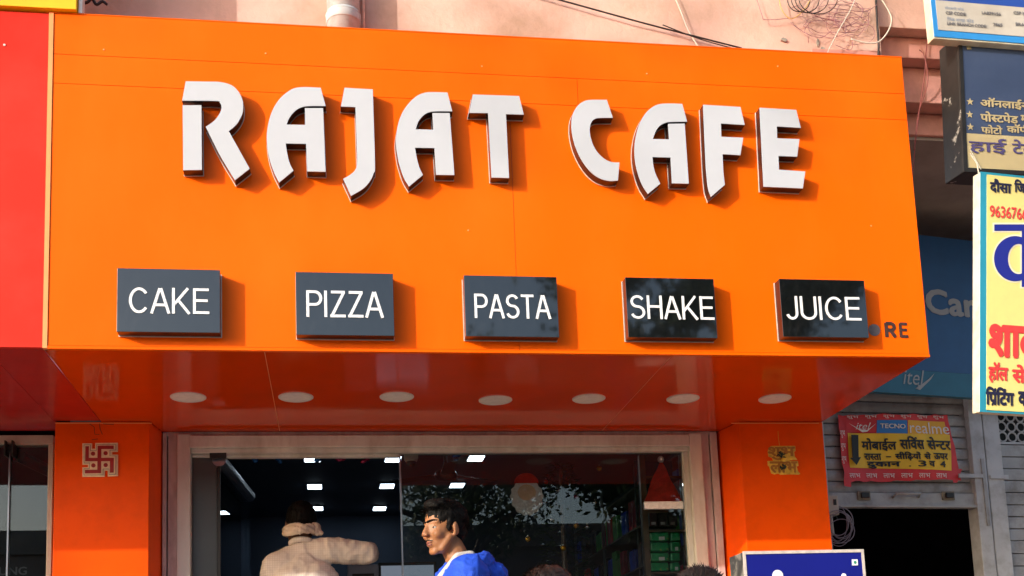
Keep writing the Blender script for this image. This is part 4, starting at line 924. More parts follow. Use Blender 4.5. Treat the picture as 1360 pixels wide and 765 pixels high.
yt(deva('दौसा', 0.04), 1314.5, 238, 1343.5, 257, M_navyp); yt(deva('िजला', 0.04), 1347, 239, 1374, 257, M_navyp)
yt(text_mesh('96367660', 0.01), 1314.5, 275, 1371, 290.5, M_rprt)
M_halo = mat('white_halo_print', (0.80, 0.76, 0.55), 0.5)
def ringp(cx, cy, rx, ry, ix, iy, irx, iry, a0=-70, a1=292, n=36): return [(cx+rx*math.cos(math.radians(a0+(a1-a0)*k/n)), cy+ry*math.sin(math.radians(a0+(a1-a0)*k/n))) for k in range(n+1)]+[(ix+irx*math.cos(math.radians(a1+(a0-a1)*k/n)), iy+iry*math.sin(math.radians(a1+(a0-a1)*k/n))) for k in range(n+1)]
for grow, m_, wv0 in ((2.2, M_halo, 0.0035), (0.0, M_dbl, 0.0055)):
    gl = MB()
    for pl_ in ([(1320.5-grow, 298-grow), (1420, 298-grow), (1420, 306.5+grow), (1320.5-grow, 306.5+grow)], [(1357-grow, 306.6+grow), (1367+grow, 306.6+grow), (1367+grow, 381+grow), (1357-grow, 381+grow)]):
        gl.prism([YP.uv(x, y, wv0) for x, y in pl_], -wv0-0.0006, -wv0)
    gl.prism([YP.uv(x, y, wv0) for x, y in ringp(1348, 343.5, 28+grow, 30+grow, 1352.5, 344, 14-grow, 20-grow, 50, 310)], -wv0-0.0011, -wv0-0.0007)
    gl.prism([YP.uv(x, y, wv0) for x, y in ringp(1378, 340, 20+grow, 22+grow, 1377, 340, 10-grow, 12-grow, -170, 140)], -wv0-0.0016, -wv0-0.0012)
    obj('lettering', gl, m_, ys)
yt(deva('शादी', 0.045), 1312.5, 416, 1392, 480, M_rprt); yt(deva('हॉल', 0.04), 1312.5, 481, 1339, 509, M_rprt); yt(deva('से', 0.04), 1344, 484, 1362, 509, M_rprt)
yt(deva('िप/ंिटंग', 0.045), 1309, 514, 1347, 540, M_navyp); yt(deva('का', 0.045), 1352, 520, 1372, 540, M_navyp)
obj('tie_wire', MB().tube([(us+0.01, 0.03, ya), (us+0.0, 0.03, ya+0.05), (us-0.03, 0.04, ya+0.1)], 0.003, 6), M_ww, ys)
# dark framed light box
M_lbf = mat('chipped_black_frame', (0.016, 0.014, 0.013), 0.6, var=0.3, scale=20, stain=(0.45, 0.42, 0.38), sscale=9, samt=0.8, lo=0.62, hi=0.66); M_lbb = mat('faded_blue_flex', (0.048, 0.072, 0.15), 0.45, var=0.12, scale=3, stain=(0.09, 0.12, 0.20), sscale=2, samt=0.5); M_lbc = mat('tan_flex', (0.62, 0.50, 0.27), 0.5, var=0.06); M_tan = mat('tan_print', (0.55, 0.44, 0.24), 0.5); M_purp = mat('dull_purple_print', (0.10, 0.08, 0.22), 0.5)
KB = Plane(at(1279, 140, -0.04), math.radians(2), math.radians(5))
u0 = KB.uv(1276, 140)[0]; t_, b_ = KB.uv(1276, 46)[1], KB.uv(1276, 228)[1]
kb = thing('light_box', 'faded blue Hindi light box in a chipped black frame, top right', 'sign', KB.M)
obj('case', MB().box(u0, u0+0.62, 0.004, 0.165, b_, t_), M_lbf, kb, bevel=0.004)
obj('frame_edge', MB().box(u0, u0+0.02, -0.006, 0.0035, b_, t_), M_lbf, kb); obj('frame_edge', MB().box(u0+0.0205, u0+0.62, -0.006, 0.0035, b_, b_+0.02), M_lbf, kb)
vm = KB.uv(1300, 178)[1]
obj('blue_face', MB().box(u0+0.021, u0+0.62, -0.002, 0.003, vm, t_), M_lbb, kb); obj('tan_face', MB().box(u0+0.021, u0+0.62, -0.002, 0.003, b_+0.021, vm-0.0005), M_lbc, kb)
def kt(vf, x0, y0, x1, y1, m): return print_on('lettering', vf, KB.rect(x0, y0, x1, y1, 0.004), 0.004, m, kb)
kt(deva('ऑनलाईन', 0.03), 1302, 131, 1367, 145, M_tan); kt(deva('पो~सटपेड', 0.03), 1302, 149, 1352, 163, M_tan); kt(deva('मो', 0.03), 1355.5, 149, 1368, 163, M_tan); kt(deva('फोटो', 0.03), 1303, 166, 1331, 178, M_tan); kt(deva('कॉपी', 0.03), 1337, 165, 1368, 177, M_tan)
kt(deva('हाई', 0.018), 1287, 183.5, 1337, 205, M_purp); kt(deva('टेक', 0.018), 1344, 186, 1380, 205, M_purp)
for py, px in ((135, 1288.5), (152, 1288), (168.5, 1289)):
    u, v = KB.uv(px, py, 0.004); st = [(u+0.019*(1 if i % 2 == 0 else 0.42)*math.sin(i*PI/5), v+0.019*(1 if i % 2 == 0 else 0.42)*math.cos(i*PI/5)) for i in range(10)]; obj('star', MB().prism(st, -0.0045, -0.003), M_tan, kb)
kt(text_mesh('un', 0.02), 1284, 60, 1289.5, 66, M_tan)
u, v = KB.uv(1322, 55, 0.004); obj('emblem', MB().prism([(u+0.06*math.cos(2*PI*i/20), v+0.028*math.sin(2*PI*i/20)) for i in range(20)], -0.0045, -0.003), mat('dull_gold_print', (0.16, 0.11, 0.035), 0.5, var=0.4, scale=20), kb)
obj('tie_wire', MB().tube([(KB.uv(1289, 200, .01)[0], -0.009, KB.uv(1289, 200)[1]), (KB.uv(1296, 214, .01)[0], -0.012, KB.uv(1296, 214)[1]), (KB.uv(1303, 226, .01)[0], -0.01, KB.uv(1303, 226)[1])], 0.0025, 6), M_ww, kb)
# white and blue sign at the top
M_flex = mat('dusty_white_flex', (0.55, 0.50, 0.43), 0.55, var=0.08, scale=4, stain=(0.40, 0.34, 0.27), sscale=5, samt=0.5); M_bbor = mat('bright_blue_border', (0.03, 0.27, 0.68), 0.5, var=0.06); M_bnav = mat('blue_header', (0.02, 0.07, 0.35), 0.5); M_fgr = mat('grey_print', (0.20, 0.19, 0.20), 0.5)
TP = Plane(at(1240, 25, -0.12), math.radians(2))
ts = thing('bank_sign', 'dusty white sign with bright blue border in the top right corner', 'sign', TP.M)
u0 = TP.uv(1239, 25)[0]; vb = TP.uv(1245, 48.5)[1]
obj('box', MB().box(u0-0.004, u0+0.80, 0.0045, 0.06, vb-0.008, vb+0.9), M_crm, ts, bevel=0.004); obj('border', MB().box(u0, u0+0.80, 0.0, 0.004, vb, vb+0.9), M_bbor, ts)
ui = TP.uv(1245, 30)[0]; vi = TP.uv(1260, 41)[1]; vh = TP.uv(1260, 2)[1]
obj('face', MB().box(ui, u0+0.79, -0.003, -0.0005, vi, vh), M_flex, ts); obj('header', MB().box(ui, u0+0.79, -0.003, -0.0005, vh+0.0005, vb+0.88), M_bnav, ts)
def tt(vf, x0, y0, x1, y1, m): return print_on('lettering', vf, TP.rect(x0, y0, x1, y1, 0.005), 0.005, m, ts)
M_fbl = mat('faint_blue_print', (0.25, 0.30, 0.40), 0.5)
tt(text_mesh('CSP CODE:', 0.004), 1256, 16, 1283, 20, M_fgr); tt(text_mesh('1A879156', 0.004), 1304, 16, 1329, 20, M_fgr); tt(text_mesh('CSP NAME', 0.004), 1346, 16, 1374, 20, M_fgr)
tt(text_mesh('LINK BRANCH CODE:', 0.004), 1258, 31, 1310, 35, M_fgr); tt(text_mesh('7865', 0.004), 1319, 31, 1331, 35, M_fgr); tt(text_mesh('BRANCH', 0.004), 1349, 31, 1374, 35, M_fgr)
tt(deva('सीएसपी कोड', 0.0), 1255, 9, 1280, 14, M_fbl); tt(deva('िलंक शाखा कोड', 0.0), 1258, 23.5, 1293, 29, M_fbl)

# blue sign box in front of the right pillar
SB = Plane(at(990, 745, 0.1), 0.0)
M_sblu = mat('royal_blue_flex', (0.006, 0.010, 0.20), 0.35, var=0.06, scale=4); M_mar = mat('mottled_dark_side', (0.05, 0.05, 0.05), 0.6, var=0.5, scale=20, stain=(0.28, 0.26, 0.22), sscale=18, samt=0.6, lo=0.5, hi=0.6)
sb = thing('blue_sign_box', 'royal blue sign box with silver rim at the bottom edge by the right pillar', 'sign', SB.M)
ua = SB.uv(988, 750)[0]; ub_ = SB.uv(1147.5, 750)[0]; vt = (SB.uv(988, 731)[1]+SB.uv(1147, 732)[1])/2
obj('case', MB().box(ua, ub_, 0.004, 0.19, vt-0.6, vt), M_mar, sb, bevel=0.003)
obj('stand', MB().box(ua+0.05, ua+0.09, 0.05, 0.12, 0.502-SB.o.z, vt-0.601).box(ub_-0.09, ub_-0.05, 0.05, 0.12, 0.502-SB.o.z, vt-0.601), M_blk, sb)
for q_ in ((ua-0.002, ub_+0.002, vt-0.012, vt+0.002), (ua-0.002, ua+0.010, vt-0.6, vt-0.0125), (ub_-0.010, ub_+0.002, vt-0.6, vt-0.0125)): obj('rim', MB().box(q_[0], q_[1], -0.006, 0.0035, q_[2], q_[3]), M_alu, sb)
obj('face', MB().box(ua+0.0105, ub_-0.0105, -0.002, 0.003, vt-0.6, vt-0.0125), M_sblu, sb)
u, v = SB.uv(1135, 747); mk = obj('veg_mark', MB().box(u-0.014, u+0.014, -0.0045, -0.0025, v-0.014, v+0.014), M_txt, sb); obj('dot', MB().prism(disc(u, v, 0.007, 16), -0.0062, -0.005), mat('mark_green', (0.02, 0.25, 0.16), 0.5), mk)
def blob_letter(px, py, w_, h_):
    u, v = SB.uv(px, py); return [(u+w_*math.cos(a), v-w_+w_*math.sin(a)) for a in [PI*i/12 for i in range(13)]]+[(u-w_*1.5, v-h_), (u+w_*0.9, v-h_)]
obj('lettering', MB().prism(blob_letter(1032, 757, 0.026, 0.12), -0.0045, -0.0025), M_txt, sb); obj('lettering', MB().prism(blob_letter(1120, 761.5, 0.012, 0.12), -0.0045, -0.0025), M_txt, sb)

# ------------------------------------------------------------------ across the street (seen only as reflections)
M_leaf = mat('leaf', (0.055, 0.095, 0.028), 0.55, var=0.4, scale=2.0); M_bark = mat('bark', (0.10, 0.075, 0.055), 0.9, var=0.3, scale=6, bump=0.5, bscale=30)
def street_tree(lab, x, y, h, cr, cz0, nleaf, seed, lsz=0.16, limb=0.32):
    rn = random.Random(seed); root = thing('street_tree', lab, 'tree', Matrix.Translation((x, y, 0)))
    b = MB(); b.tube(spl([(0, 0, 0), (0.1, 0.1, h*0.25), (-0.1, 0, h*0.5), (0.1, 0.1, h*0.85)]), [0.26*(1-0.8*i/24) for i in range(25)], 10); tips = []
    for k in range(11):
        a = rn.uniform(0, 2*PI); z0 = rn.uniform(h*limb, h*max(0.7, limb+0.05)); L = cr*rn.uniform(0.5, 0.9); p0 = Vector((0, 0, z0)); p1 = Vector((L*0.5*math.cos(a), L*0.5*math.sin(a), z0+L*0.35)); p2 = Vector((L*math.cos(a), L*math.sin(a), z0+L*0.55)); b.tube(spl([p0, p1, p2], 5), [0.09*(1-0.8*i/10) for i in range(11)], 6); tips += [p1, p2]
    obj('trunk', b, M_bark, root, smooth=True)
    c = MB(); cl = []
    for k in range(60):
        a = rn.uniform(0, 2*PI); t = rn.random(); rr = cr*math.sqrt(rn.random()); z = cz0+(h-cz0)*t; rr *= math.sqrt(max(0.05, 1-((t-0.45)/0.6)**2)); cl.append((Vector((rr*math.cos(a), rr*math.sin(a), z)), rn.uniform(0.45, 0.95)))
    for i in range(nleaf):
        cc, rad = rn.choice(cl); d = Vector((rn.gauss(0, 1), rn.gauss(0, 1), rn.gauss(0, 0.7))); p = cc+d*rad*0.5; q1 = Vector((rn.gauss(0, 1), rn.gauss(0, 1), rn.gauss(0, 1))).normalized()*lsz; q2 = q1.orthogonal().normalized()*lsz*0.45
        c.add([p-q1*0.5, p+q2*0.5, p+q1*0.5, p-q2*0.5], [(0, 1, 2, 3)])
    obj('crown', c, M_leaf, root); return root
street_tree('leafy street tree across the road mirrored in the darker menu signs', 9.0, -16, 13.5, 4.0, 4.9, 40000, 1, 0.23)
street_tree('second street tree across the road mirrored in the window glass', 15.5, -17, 13, 5.0, 4.9, 18000, 2, 0.2)
street_tree('small street tree across the road mirrored above the counter', 4.3, -18, 8.3, 2.4, 5.2, 9000, 3)
street_tree('tall street tree far left whose shade dapples the pink wall', -21.0, -12.2, 16.5, 4.6, 12.3, 3000, 4, 0.26, 0.80)
street_tree('tall street tree on the left whose shade dapples the wire tangle', -13.2, -12.2, 16.5, 4.4, 12.3, 2600, 9, 0.26, 0.80)
M_opp = mat('opposite_wall', (0.34, 0.27, 0.23), 0.9, var=0.15, scale=1.0)
op = thing('opposite_building', 'low plastered building across the road, mirrored in the glass', 'building', Matrix.Translation((8, -22, 0)))
obj('wall', MB().box(-34, 26, -3, 0, 0, 5.6), M_opp, op); obj('parapet', MB().box(-34.1, 26.1, -3.1, 0.1, 5.602, 6.2), M_conc, op)
for i in range(7): w_ = obj('shutter', MB().box(-12.6+i*4, -9.6+i*4, 0.002, 0.06, 0, 2.7), M_slat, op); obj('awning', MB().plan([(-12.9+i*4, 0.003), (-9.3+i*4, 0.003), (-9.3+i*4, 1.3), (-12.9+i*4, 1.3)], 2.9, 2.96), M_rsof if i % 2 else M_bblu, op)

# ------------------------------------------------------------------ people
def remesh(mb, voxel, smooth=4, fac=0.5, disp=None):
    me = mb.mesh('tmp'); o = bpy.data.objects.new('tmp', me)
    m = o.modifiers.new('r', 'REMESH'); m.mode = 'VOXEL'; m.voxel_size = voxel
    if smooth: s_ = o.modifiers.new('s', 'SMOOTH'); s_.iterations = smooth; s_.factor = fac
    r = evaluated_mesh(o); bpy.data.meshes.remove(me); r.materials.clear()
    if disp:
        nv = len(r.vertices); co = [0.0]*(3*nv); nr = [0.0]*(3*nv); r.vertices.foreach_get('co', co); r.vertices.foreach_get('normal', nr)
        for i in range(nv):
            d = disp(Vector(co[3*i:3*i+3]), Vector(nr[3*i:3*i+3])); co[3*i] += d.x; co[3*i+1] += d.y; co[3*i+2] += d.z
        r.vertices.foreach_set('co', co); r.update()
    for p in r.polygons: p.use_smooth = True
    return r
M_skin = mat('warm_brown_skin', (0.30, 0.128, 0.055), 0.5, var=0.1, scale=18, spec=0.35); M_skin.node_tree.nodes['Principled BSDF'].inputs['Subsurface Weight'].default_value = 0.08
M_skin2 = mat('dark_brown_skin', (0.16, 0.07, 0.04), 0.5, var=0.1, scale=18)
M_hair = mat('black_hair', (0.006, 0.005, 0.0045), 0.6, var=0.3, scale=60, spec=0.08); M_hairb = mat('brown_black_hair', (0.013, 0.008, 0.006), 0.5, var=0.4, scale=60, spec=0.3)
M_eye = mat('eye_white', (0.34, 0.30, 0.27), 0.5); M_iris = mat('eye_dark', (0.012, 0.008, 0.006), 0.2); M_lip = mat('lip', (0.20, 0.062, 0.045), 0.45)
M_hood = mat('blue_fleece', (0.005, 0.060, 0.52), 0.8, var=0.12, scale=20, bump=0.3, bscale=180); M_lin = mat('grey_fleece_lining', (0.46, 0.42, 0.38), 0.85, var=0.1, scale=30, bump=0.3, bscale=160)
M_shirt = mat('beige_checked_cotton', (0.74, 0.645, 0.575), 0.8, var=0.08, scale=10); M_wrap = mat('tan_head_cloth', (0.70, 0.56, 0.43), 0.85, var=0.15, scale=18, bump=0.4, bscale=70)
M_trs = mat('dark_trousers', (0.04, 0.04, 0.05), 0.8, var=0.15); M_shoe = mat('shoe', (0.03, 0.025, 0.02), 0.5); M_shl = mat('maroon_shawl', (0.22, 0.05, 0.05), 0.8, var=0.2); M_kur = mat('grey_sweater', (0.18, 0.18, 0.20), 0.8, var=0.2)
# fine check on the shirt
n_ = M_shirt.node_tree.nodes; L_ = M_shirt.node_tree.links; b_s = n_['Principled BSDF']; tc_ = n_.new('ShaderNodeTexCoord')
fac = None
for axis in ('X', 'Z'):
    wv_ = n_.new('ShaderNodeTexWave'); wv_.bands_direction = axis; wv_.inputs['Scale'].default_value = 24; L_.new(tc_.outputs['Object'], wv_.inputs[0]); gt = n_.new('ShaderNodeMath'); gt.operation = 'GREATER_THAN'; gt.inputs[1].default_value = 0.9; L_.new(wv_.outputs['Fac'], gt.inputs[0])
    if fac is None: fac = gt.outputs[0]
    else: mxx = n_.new('ShaderNodeMath'); mxx.operation = 'MAXIMUM'; L_.new(fac, mxx.inputs[0]); L_.new(gt.outputs[0], mxx.inputs[1]); fac = mxx.outputs[0]
mm = n_.new('ShaderNodeMix'); mm.data_type = 'RGBA'; L_.new(fac, mm.inputs['Factor']); old = b_s.inputs['Base Color'].links[0].from_socket; L_.new(old, mm.inputs['A']); mm.inputs['B'].default_value = (0.64, 0.54, 0.47, 1); L_.new(mm.outputs['Result'], b_s.inputs['Base Color'])

def head_prims(b, T):
    """head facing +x, centre between the ears; T maps local to body space"""
    def E(c, r, R=None): b.ell(T @ Vector(c), r, 18, 12, (T.to_3x3() @ R) if R else T.to_3x3())
    def C(p0, r0, p1, r1): b.cap(T @ Vector(p0), r0, T @ Vector(p1), r1, 12)
    E((-.014, 0, .036), (.098, .076, .084)); E((.028, 0, -.012), (.062, .060, .080)); E((.022, 0, -.062), (.060, .052, .046))
    C((.060, -.012, -.098), .017, (.060, .012, -.098), .017)                                        # chin
    C((.084, 0, .022), .008, (.104, 0, -.022), .0125); E((.100, .012, -.027), (.012, .008, .008)); E((.100, -.012, -.027), (.012, .008, .008))   # nose
    for s_ in (1, -1): C((.080, s_*.006, .027), .010, (.062, s_*.046, .029), .009)                  # brow
    E((.056, .040, -.026), (.028, .019, .022)); E((.056, -.040, -.026), (.028, .019, .022))         # cheekbones
    E((.079, 0, -.058), (.013, .022, .008)); E((.077, 0, -.072), (.013, .020, .009))                # lips
    C((.010, .055, -.04), .018, (.040, .036, -.088), .018); C((.010, -.055, -.04), .018, (.040, -.036, -.088), .018)   # jaw line
    for s_ in (1, -1):
        Rz = Matrix.Rotation(s_*0.35, 3, 'Z') @ Matrix.Rotation(0.15, 3, 'Y'); E((-.012, s_*.079, -.008), (.019, .007, .031), Rz); C((-.004, s_*.074, -.034), .007, (-.010, s_*.082, .018), .006)
def strands(b, rn, T, n, dirn, spread=0.35, L=(0.03, 0.06), lo=-0.1, wd=0.0022):
    for i in range(n):
        while True:
            d = Vector((rn.gauss(0, 1), rn.gauss(0, 1), rn.gauss(0, 1))).normalized()
            if d.z > lo+0.45*d.x and d.z > -0.35: break
        p = Vector((-.014+.104*d.x, .081*d.y, .036+.092*d.z)); t = (dirn(d)+Vector((rn.gauss(0, spread), rn.gauss(0, spread), rn.gauss(0, spread)))).normalized(); l = rn.uniform(*L); nrm = d; sd = t.cross(nrm); sd = sd.normalized()*wd if sd.length > 1e-4 else Vector((wd, 0, 0))
        q1 = p+t*l*0.5+nrm*l*0.16; q2 = p+t*l+nrm*l*0.05
        b.add([T @ (p-sd), T @ (p+sd), T @ (q1+sd), T @ (q1-sd), T @ q2], [(0, 1, 2, 3), (3, 2, 4)])
def hair_cap(T, quiff=True, grow=1.0):
    b = MB(); R3 = T.to_3x3()
    b.ell(T @ Vector((-.024, 0, .047)), (.104*grow, .083*grow, .089*grow), 26, 18, R3); b.ell(T @ Vector((-.062, 0, .0)), (.052, .062, .066), 20, 14, R3)
    if quiff: b.ell(T @ Vector((.030, .0, .112)), (.056, .058, .026), 20, 14, R3); b.ell(T @ Vector((.058, .012, .100)), (.026, .046, .022), 18, 12, R3)
    for s_ in (1, -1): b.cap(T @ Vector((.012, s_*.070, .03)), .012, T @ Vector((.016, s_*.0655, -.012)), .006, 10)
    return b
def hair_noise(T):
    Ti = T.inverted()
    def f_(c, n):
        q_ = Ti @ c; v_ = Vector((q_.x*26, q_.y*85, q_.z*40)); return n*(.0045*noise.noise(v_)+.003*noise.noise(v_*2.7))
    return f_
def figure(name, lab, base, facing, head_at, head_yaw, head_pitch=0.0, skin=M_skin):
    """base: feet point; facing angle of the body; head_at: centre of the head in world"""
    root = thing('person', lab, 'person', Matrix.Translation(base))
    return root
def body_mesh(base, T, S_, hands=()):
    """one continuous body: head, neck, trunk, arms and legs from joints S_"""
    b = MB(); head_prims(b, T); o = lambda k: Vector(S_[k])
    nb = T @ Vector((-.030, 0, -.06)); b.cap(nb, .050, o('neck'), .056)
    b.cap(o('neck')+Vector((0, 0, -.05)), .07, o('chest'), .125); b.cap(o('chest'), .125, o('pelvis'), .125)
    for s_ in 'lr':
        b.cap(o('neck')+Vector((0, 0, -.04)), .06, o('sh'+s_), .055); b.cap(o('sh'+s_), .052, o('el'+s_), .040); b.cap(o('el'+s_), .040, o('wr'+s_), .027)
        d = (o('wr'+s_)-o('el'+s_)).normalized(); p = o('wr'+s_); sd = d.orthogonal().normalized(); b.cap(p, .027, p+d*.07, .030)
        for k in range(4): q0 = p+d*.075+sd*(k-1.5)*.019; b.cap(q0, .0085, q0+d*(.05+.012*(1.5-abs(k-1.5))), .0075, 8)
        b.cap(p+d*.03+sd*.03, .010, p+d*.075+sd*.058, .009, 8)
        b.cap(o('pelvis')+(o('kn'+s_)-o('pelvis'))*0.1, .10, o('kn'+s_), .062); b.cap(o('kn'+s_), .06, o('an'+s_), .038); b.cap(o('an'+s_), .04, o('an'+s_)+Vector(S_['fwd'])*.16+Vector((0, 0, -.05)), .032)
    for v in range(len(b.v)): b.v[v] = tuple(Vector(b.v[v])-base)
    return remesh(b, 0.006, 3, 0.4)
def skeleton(base, head, ang, arms=None, hscale=1.0):
    f = Vector((math.cos(ang), math.sin(ang), 0)); r = Vector((f.y, -f.x, 0)); z = head.z-base.z; c = Vector((head.x, head.y, 0)); B = lambda df, dr, zz: c+f*df+r*dr+Vector((0, 0, base.z+zz))
    S_ = {'fwd': f, 'rt': r, 'neck': B(-.045, 0, z-.20), 'chest': B(-.04, 0, z-.42), 'pelvis': B(-.04, 0, z-.80)}
    for s_, k in (('l', -1), ('r', 1)):
        S_['sh'+s_] = B(-.05, .175*k, z-.27); S_['el'+s_] = B(-.07, .22*k, z-.55); S_['wr'+s_] = B(.04, .23*k, z-.78); S_['kn'+s_] = B(0.0, .10*k, (z-.80)*0.52); S_['an'+s_] = B(-.04, .11*k, .08)
    if arms: S_.update(arms)
    return S_
def local(mb, base):
    mb.v = [tuple(Vector(v)-base) for v in mb.v]; return mb
def legs(S_, base, root):
    b = MB(); o = lambda k: Vector(S_[k])
    b.cap(o('pelvis')+Vector((0, 0, .1)), .145, o('pelvis'), .15)
    for s_ in 'lr': b.cap(o('pelvis')+(o('kn'+s_)-o('pelvis'))*.12, .115, o('kn'+s_), .078); b.cap(o('kn'+s_), .078, o('an'+s_)+Vector((0, 0, .03)), .07)
    obj('trousers', remesh(local(b, base), .014, 3), M_trs, root)
    for s_ in 'lr':
        b = MB(); a = o('an'+s_); f = S_['fwd']; b.cap(a+Vector((0, 0, -.035))-f*.03, .045, a+f*.17+Vector((0, 0, -.04)), .038); obj('shoe', remesh(local(b, base), .010, 2), M_shoe, root)

# --- man in the blue hooded jacket
HC = at(589, 703, 0.12); base = Vector((HC.x+0.05, HC.y, 0.5)); ang = PI+0.10; hang = PI+0.52
T = Matrix.Translation(HC) @ Matrix.Rotation(hang, 4, 'Z') @ Matrix.Rotation(0.06, 4, 'Y')
root = thing('person', 'young man in a bright blue hooded jacket looking left outside the cafe', 'person', Matrix.Translation(base))
S_ = skeleton(base, HC+Vector((0.02, 0, 0.055)), ang)
obj('body', body_mesh(base, T, S_), M_skin, root); legs(S_, base, root)
o3 = lambda k: Vector(S_[k]); b = MB(); nk = o3('neck')
b.cap(nk+Vector((0, 0, -.10)), .115, o3('chest'), .165); b.cap(o3('chest'), .165, o3('pelvis')+Vector((0, 0, .05)), .165)
for s_ in 'lr': b.cap(nk+Vector((0, 0, -.10)), .085, o3('sh'+s_), .082); b.cap(o3('sh'+s_), .082, o3('el'+s_), .066); b.cap(o3('el'+s_), .066, o3('wr'+s_), .046)
def creases(c, n):
    q_ = Vector((c.x*9+c.z*5, c.y*7, c.z*7-c.x*6)); v_ = 1-abs(noise.noise(q_))*2.2; w_ = 1-abs(noise.noise(q_*2.3+Vector((5, 1, 2))))*2.0
    return n*(0.0062*max(0, v_)**2+0.0034*max(0, w_)**2-0.003)
def folds(s): return lambda c, n: n*(s*noise.noise(c*9)+0.5*s*noise.noise(c*23))
obj('jacket', remesh(local(b, base), .007, 4, disp=lambda c, n: creases(c, n)*1.7), M_hood, root)
f, r = S_['fwd'], S_['rt']; b = MB()
for i in range(9):                                    # hood lying round the nape and down the back
    a = math.radians(-112+28*i); d = -f*math.cos(a)+r*math.sin(a); p = nk+Vector((0, 0, -.015))+d*(.085+.035*math.cos(a))+Vector((0, 0, .020*math.cos(a)-.035*(1-math.cos(a))))
    a2 = math.radians(-112+28*(i+1)); d2 = -f*math.cos(a2)+r*math.sin(a2); p2 = nk+Vector((0, 0, -.015))+d2*(.085+.035*math.cos(a2))+Vector((0, 0, .020*math.cos(a2)-.035*(1-math.cos(a2))))
    if i < 8: b.cap(p, .036, p2, .036)
b.ell(nk-f*.150+Vector((0, 0, -.075)), (.070, .085, .072)); b.ell(nk-f*.105+Vector((0, 0, -.05)), (.07, .095, .06))
obj('hood', remesh(local(b, base), .006, 3, disp=lambda c, n: creases(c*1.6, n)*1.6), M_hood, root)
b = MB()
for s_ in (-1, 1): b.cap(nk+f*.02+r*s_*.075+Vector((0, 0, .012)), .020, nk+f*.105+r*s_*.018+Vector((0, 0, -.10)), .022)
b.cap(nk-f*.04+r*.07+Vector((0, 0, .02)), .020, nk+f*.02+r*.075+Vector((0, 0, .012)), .020); b.cap(nk-f*.04-r*.07+Vector((0, 0, .02)), .020, nk+f*.02-r*.075+Vector((0, 0, .012)), .020)
obj('hood_lining', remesh(local(b, base), .006, 3), M_lin, root)
TL = Matrix.Translation(-base) @ T
rn = random.Random(21)
hm = remesh(hair_cap(TL), .0045, 3, disp=hair_noise(TL)); hair = obj('hair', hm, M_hair, root)
sb_ = MB(); strands(sb_, rn, TL, 2200, lambda d: Vector((0.75, d.y*0.3, 0.05)) if d.z > 0.45 else Vector((-0.25, 0, -1)), spread=0.16, L=(0.018, 0.038), lo=0.12, wd=0.0014); obj('hair_strands', sb_, M_hair, hair)
def lid(c, r_, a0, a1, up):
    """part of a sphere between two latitudes, local to the head"""
    b_ = MB(); n1, n2 = 5, 16
    for i in range(n1+1):
        t = math.radians(a0+(a1-a0)*i/n1)
        for k in range(n2): a = 2*PI*k/n2; b_.v.append(tuple(TL @ (Vector(c)+Vector((r_*math.cos(t)*math.cos(a), r_*math.cos(t)*math.sin(a), r_*math.sin(t))))))
    for i in range(n1):
        for k in range(n2): b_.f.append((i*n2+k, i*n2+(k+1) % n2, (i+1)*n2+(k+1) % n2, (i+1)*n2+k))
    return b_
for s_ in (1, -1):
    ec = (.0650, s_*.030, .003)
    e = obj('eye', MB().ell(TL @ Vector(ec), .0128, 16, 12), M_eye, root, smooth=True); obj('iris', MB().ell(TL @ Vector((ec[0]+.0088, ec[1]+.001, ec[2]+.0005)), .0062, 12, 8), M_iris, e, smooth=True)
    obj('eyelid', lid(ec, .0139, 16, 88, 1), M_skin, e, smooth=True); obj('eyelid', lid(ec, .0137, -88, -20, 1), M_skin, e, smooth=True)
    bp = [Vector((.0895, s_*.008, .030)), Vector((.0865, s_*.022, .0345)), Vector((.079, s_*.036, .0365)), Vector((.0665, s_*.049, .033))]
    bb = MB(); [bb.cap(TL @ bp[k], .0048-.0006*k, TL @ bp[k+1], .0042-.0006*k, 8) for k in range(3)]; obj('eyebrow', bb, M_hair, root, smooth=True)
    obj('moustache', MB().cap(TL @ Vector((.0905, s_*.003, -.0485)), .0028, TL @ Vector((.0815, s_*.022, -.0545)), .002, 8), M_hairb, root, smooth=True)
obj('lips', remesh(MB().ell(TL @ Vector((.0822, 0, -.0595)), (.0112, .0205, .0052), M=TL.to_3x3()).ell(TL @ Vector((.0802, 0, -.0705)), (.0112, .0185, .006), M=TL.to_3x3()), .0025, 1), M_lip, root)

# --- man with the head cloth, seen from behind
HC = at(399, 699, 1.64); base = Vector((HC.x, HC.y, 0.5)); ang = PI/2-0.05
T = Matrix.Translation(HC) @ Matrix.Rotation(ang+0.1, 4, 'Z') @ Matrix.Rotation(0.22, 4, 'Y') @ Matrix.Rotation(0.10, 4, 'X')
root = thing('person', 'man in a beige shirt with a tan cloth round his head, back to street', 'person', Matrix.Translation(base))
f = Vector((math.cos(ang), math.sin(ang), 0)); r = Vector((f.y, -f.x, 0))
shr = at(438, 731, 1.58); elr = at(489, 735, 1.60); wrr = elr+Vector((-0.13, 0.21, 0.03)); shl = at(366, 752, 1.57)
S_ = skeleton(base, HC-f*.02, ang, {'shr': shr, 'elr': elr, 'wrr': wrr, 'shl': shl, 'ell': shl+Vector((-.05, .05, -.28)), 'wrl': shl+Vector((0.02, .25, -.36))})
S_['neck'] = at(401, 718, 1.60)+Vector((0, 0, -.03)); S_['chest'] = Vector((HC.x+.02, HC.y-.06, HC.z-.36)); S_['pelvis'] = Vector((HC.x+.01, HC.y-.05, HC.z-.78))
obj('body', body_mesh(base, T, S_), M_skin2, root); legs(S_, base, root)
nk = Vector(S_['neck']); b = MB()
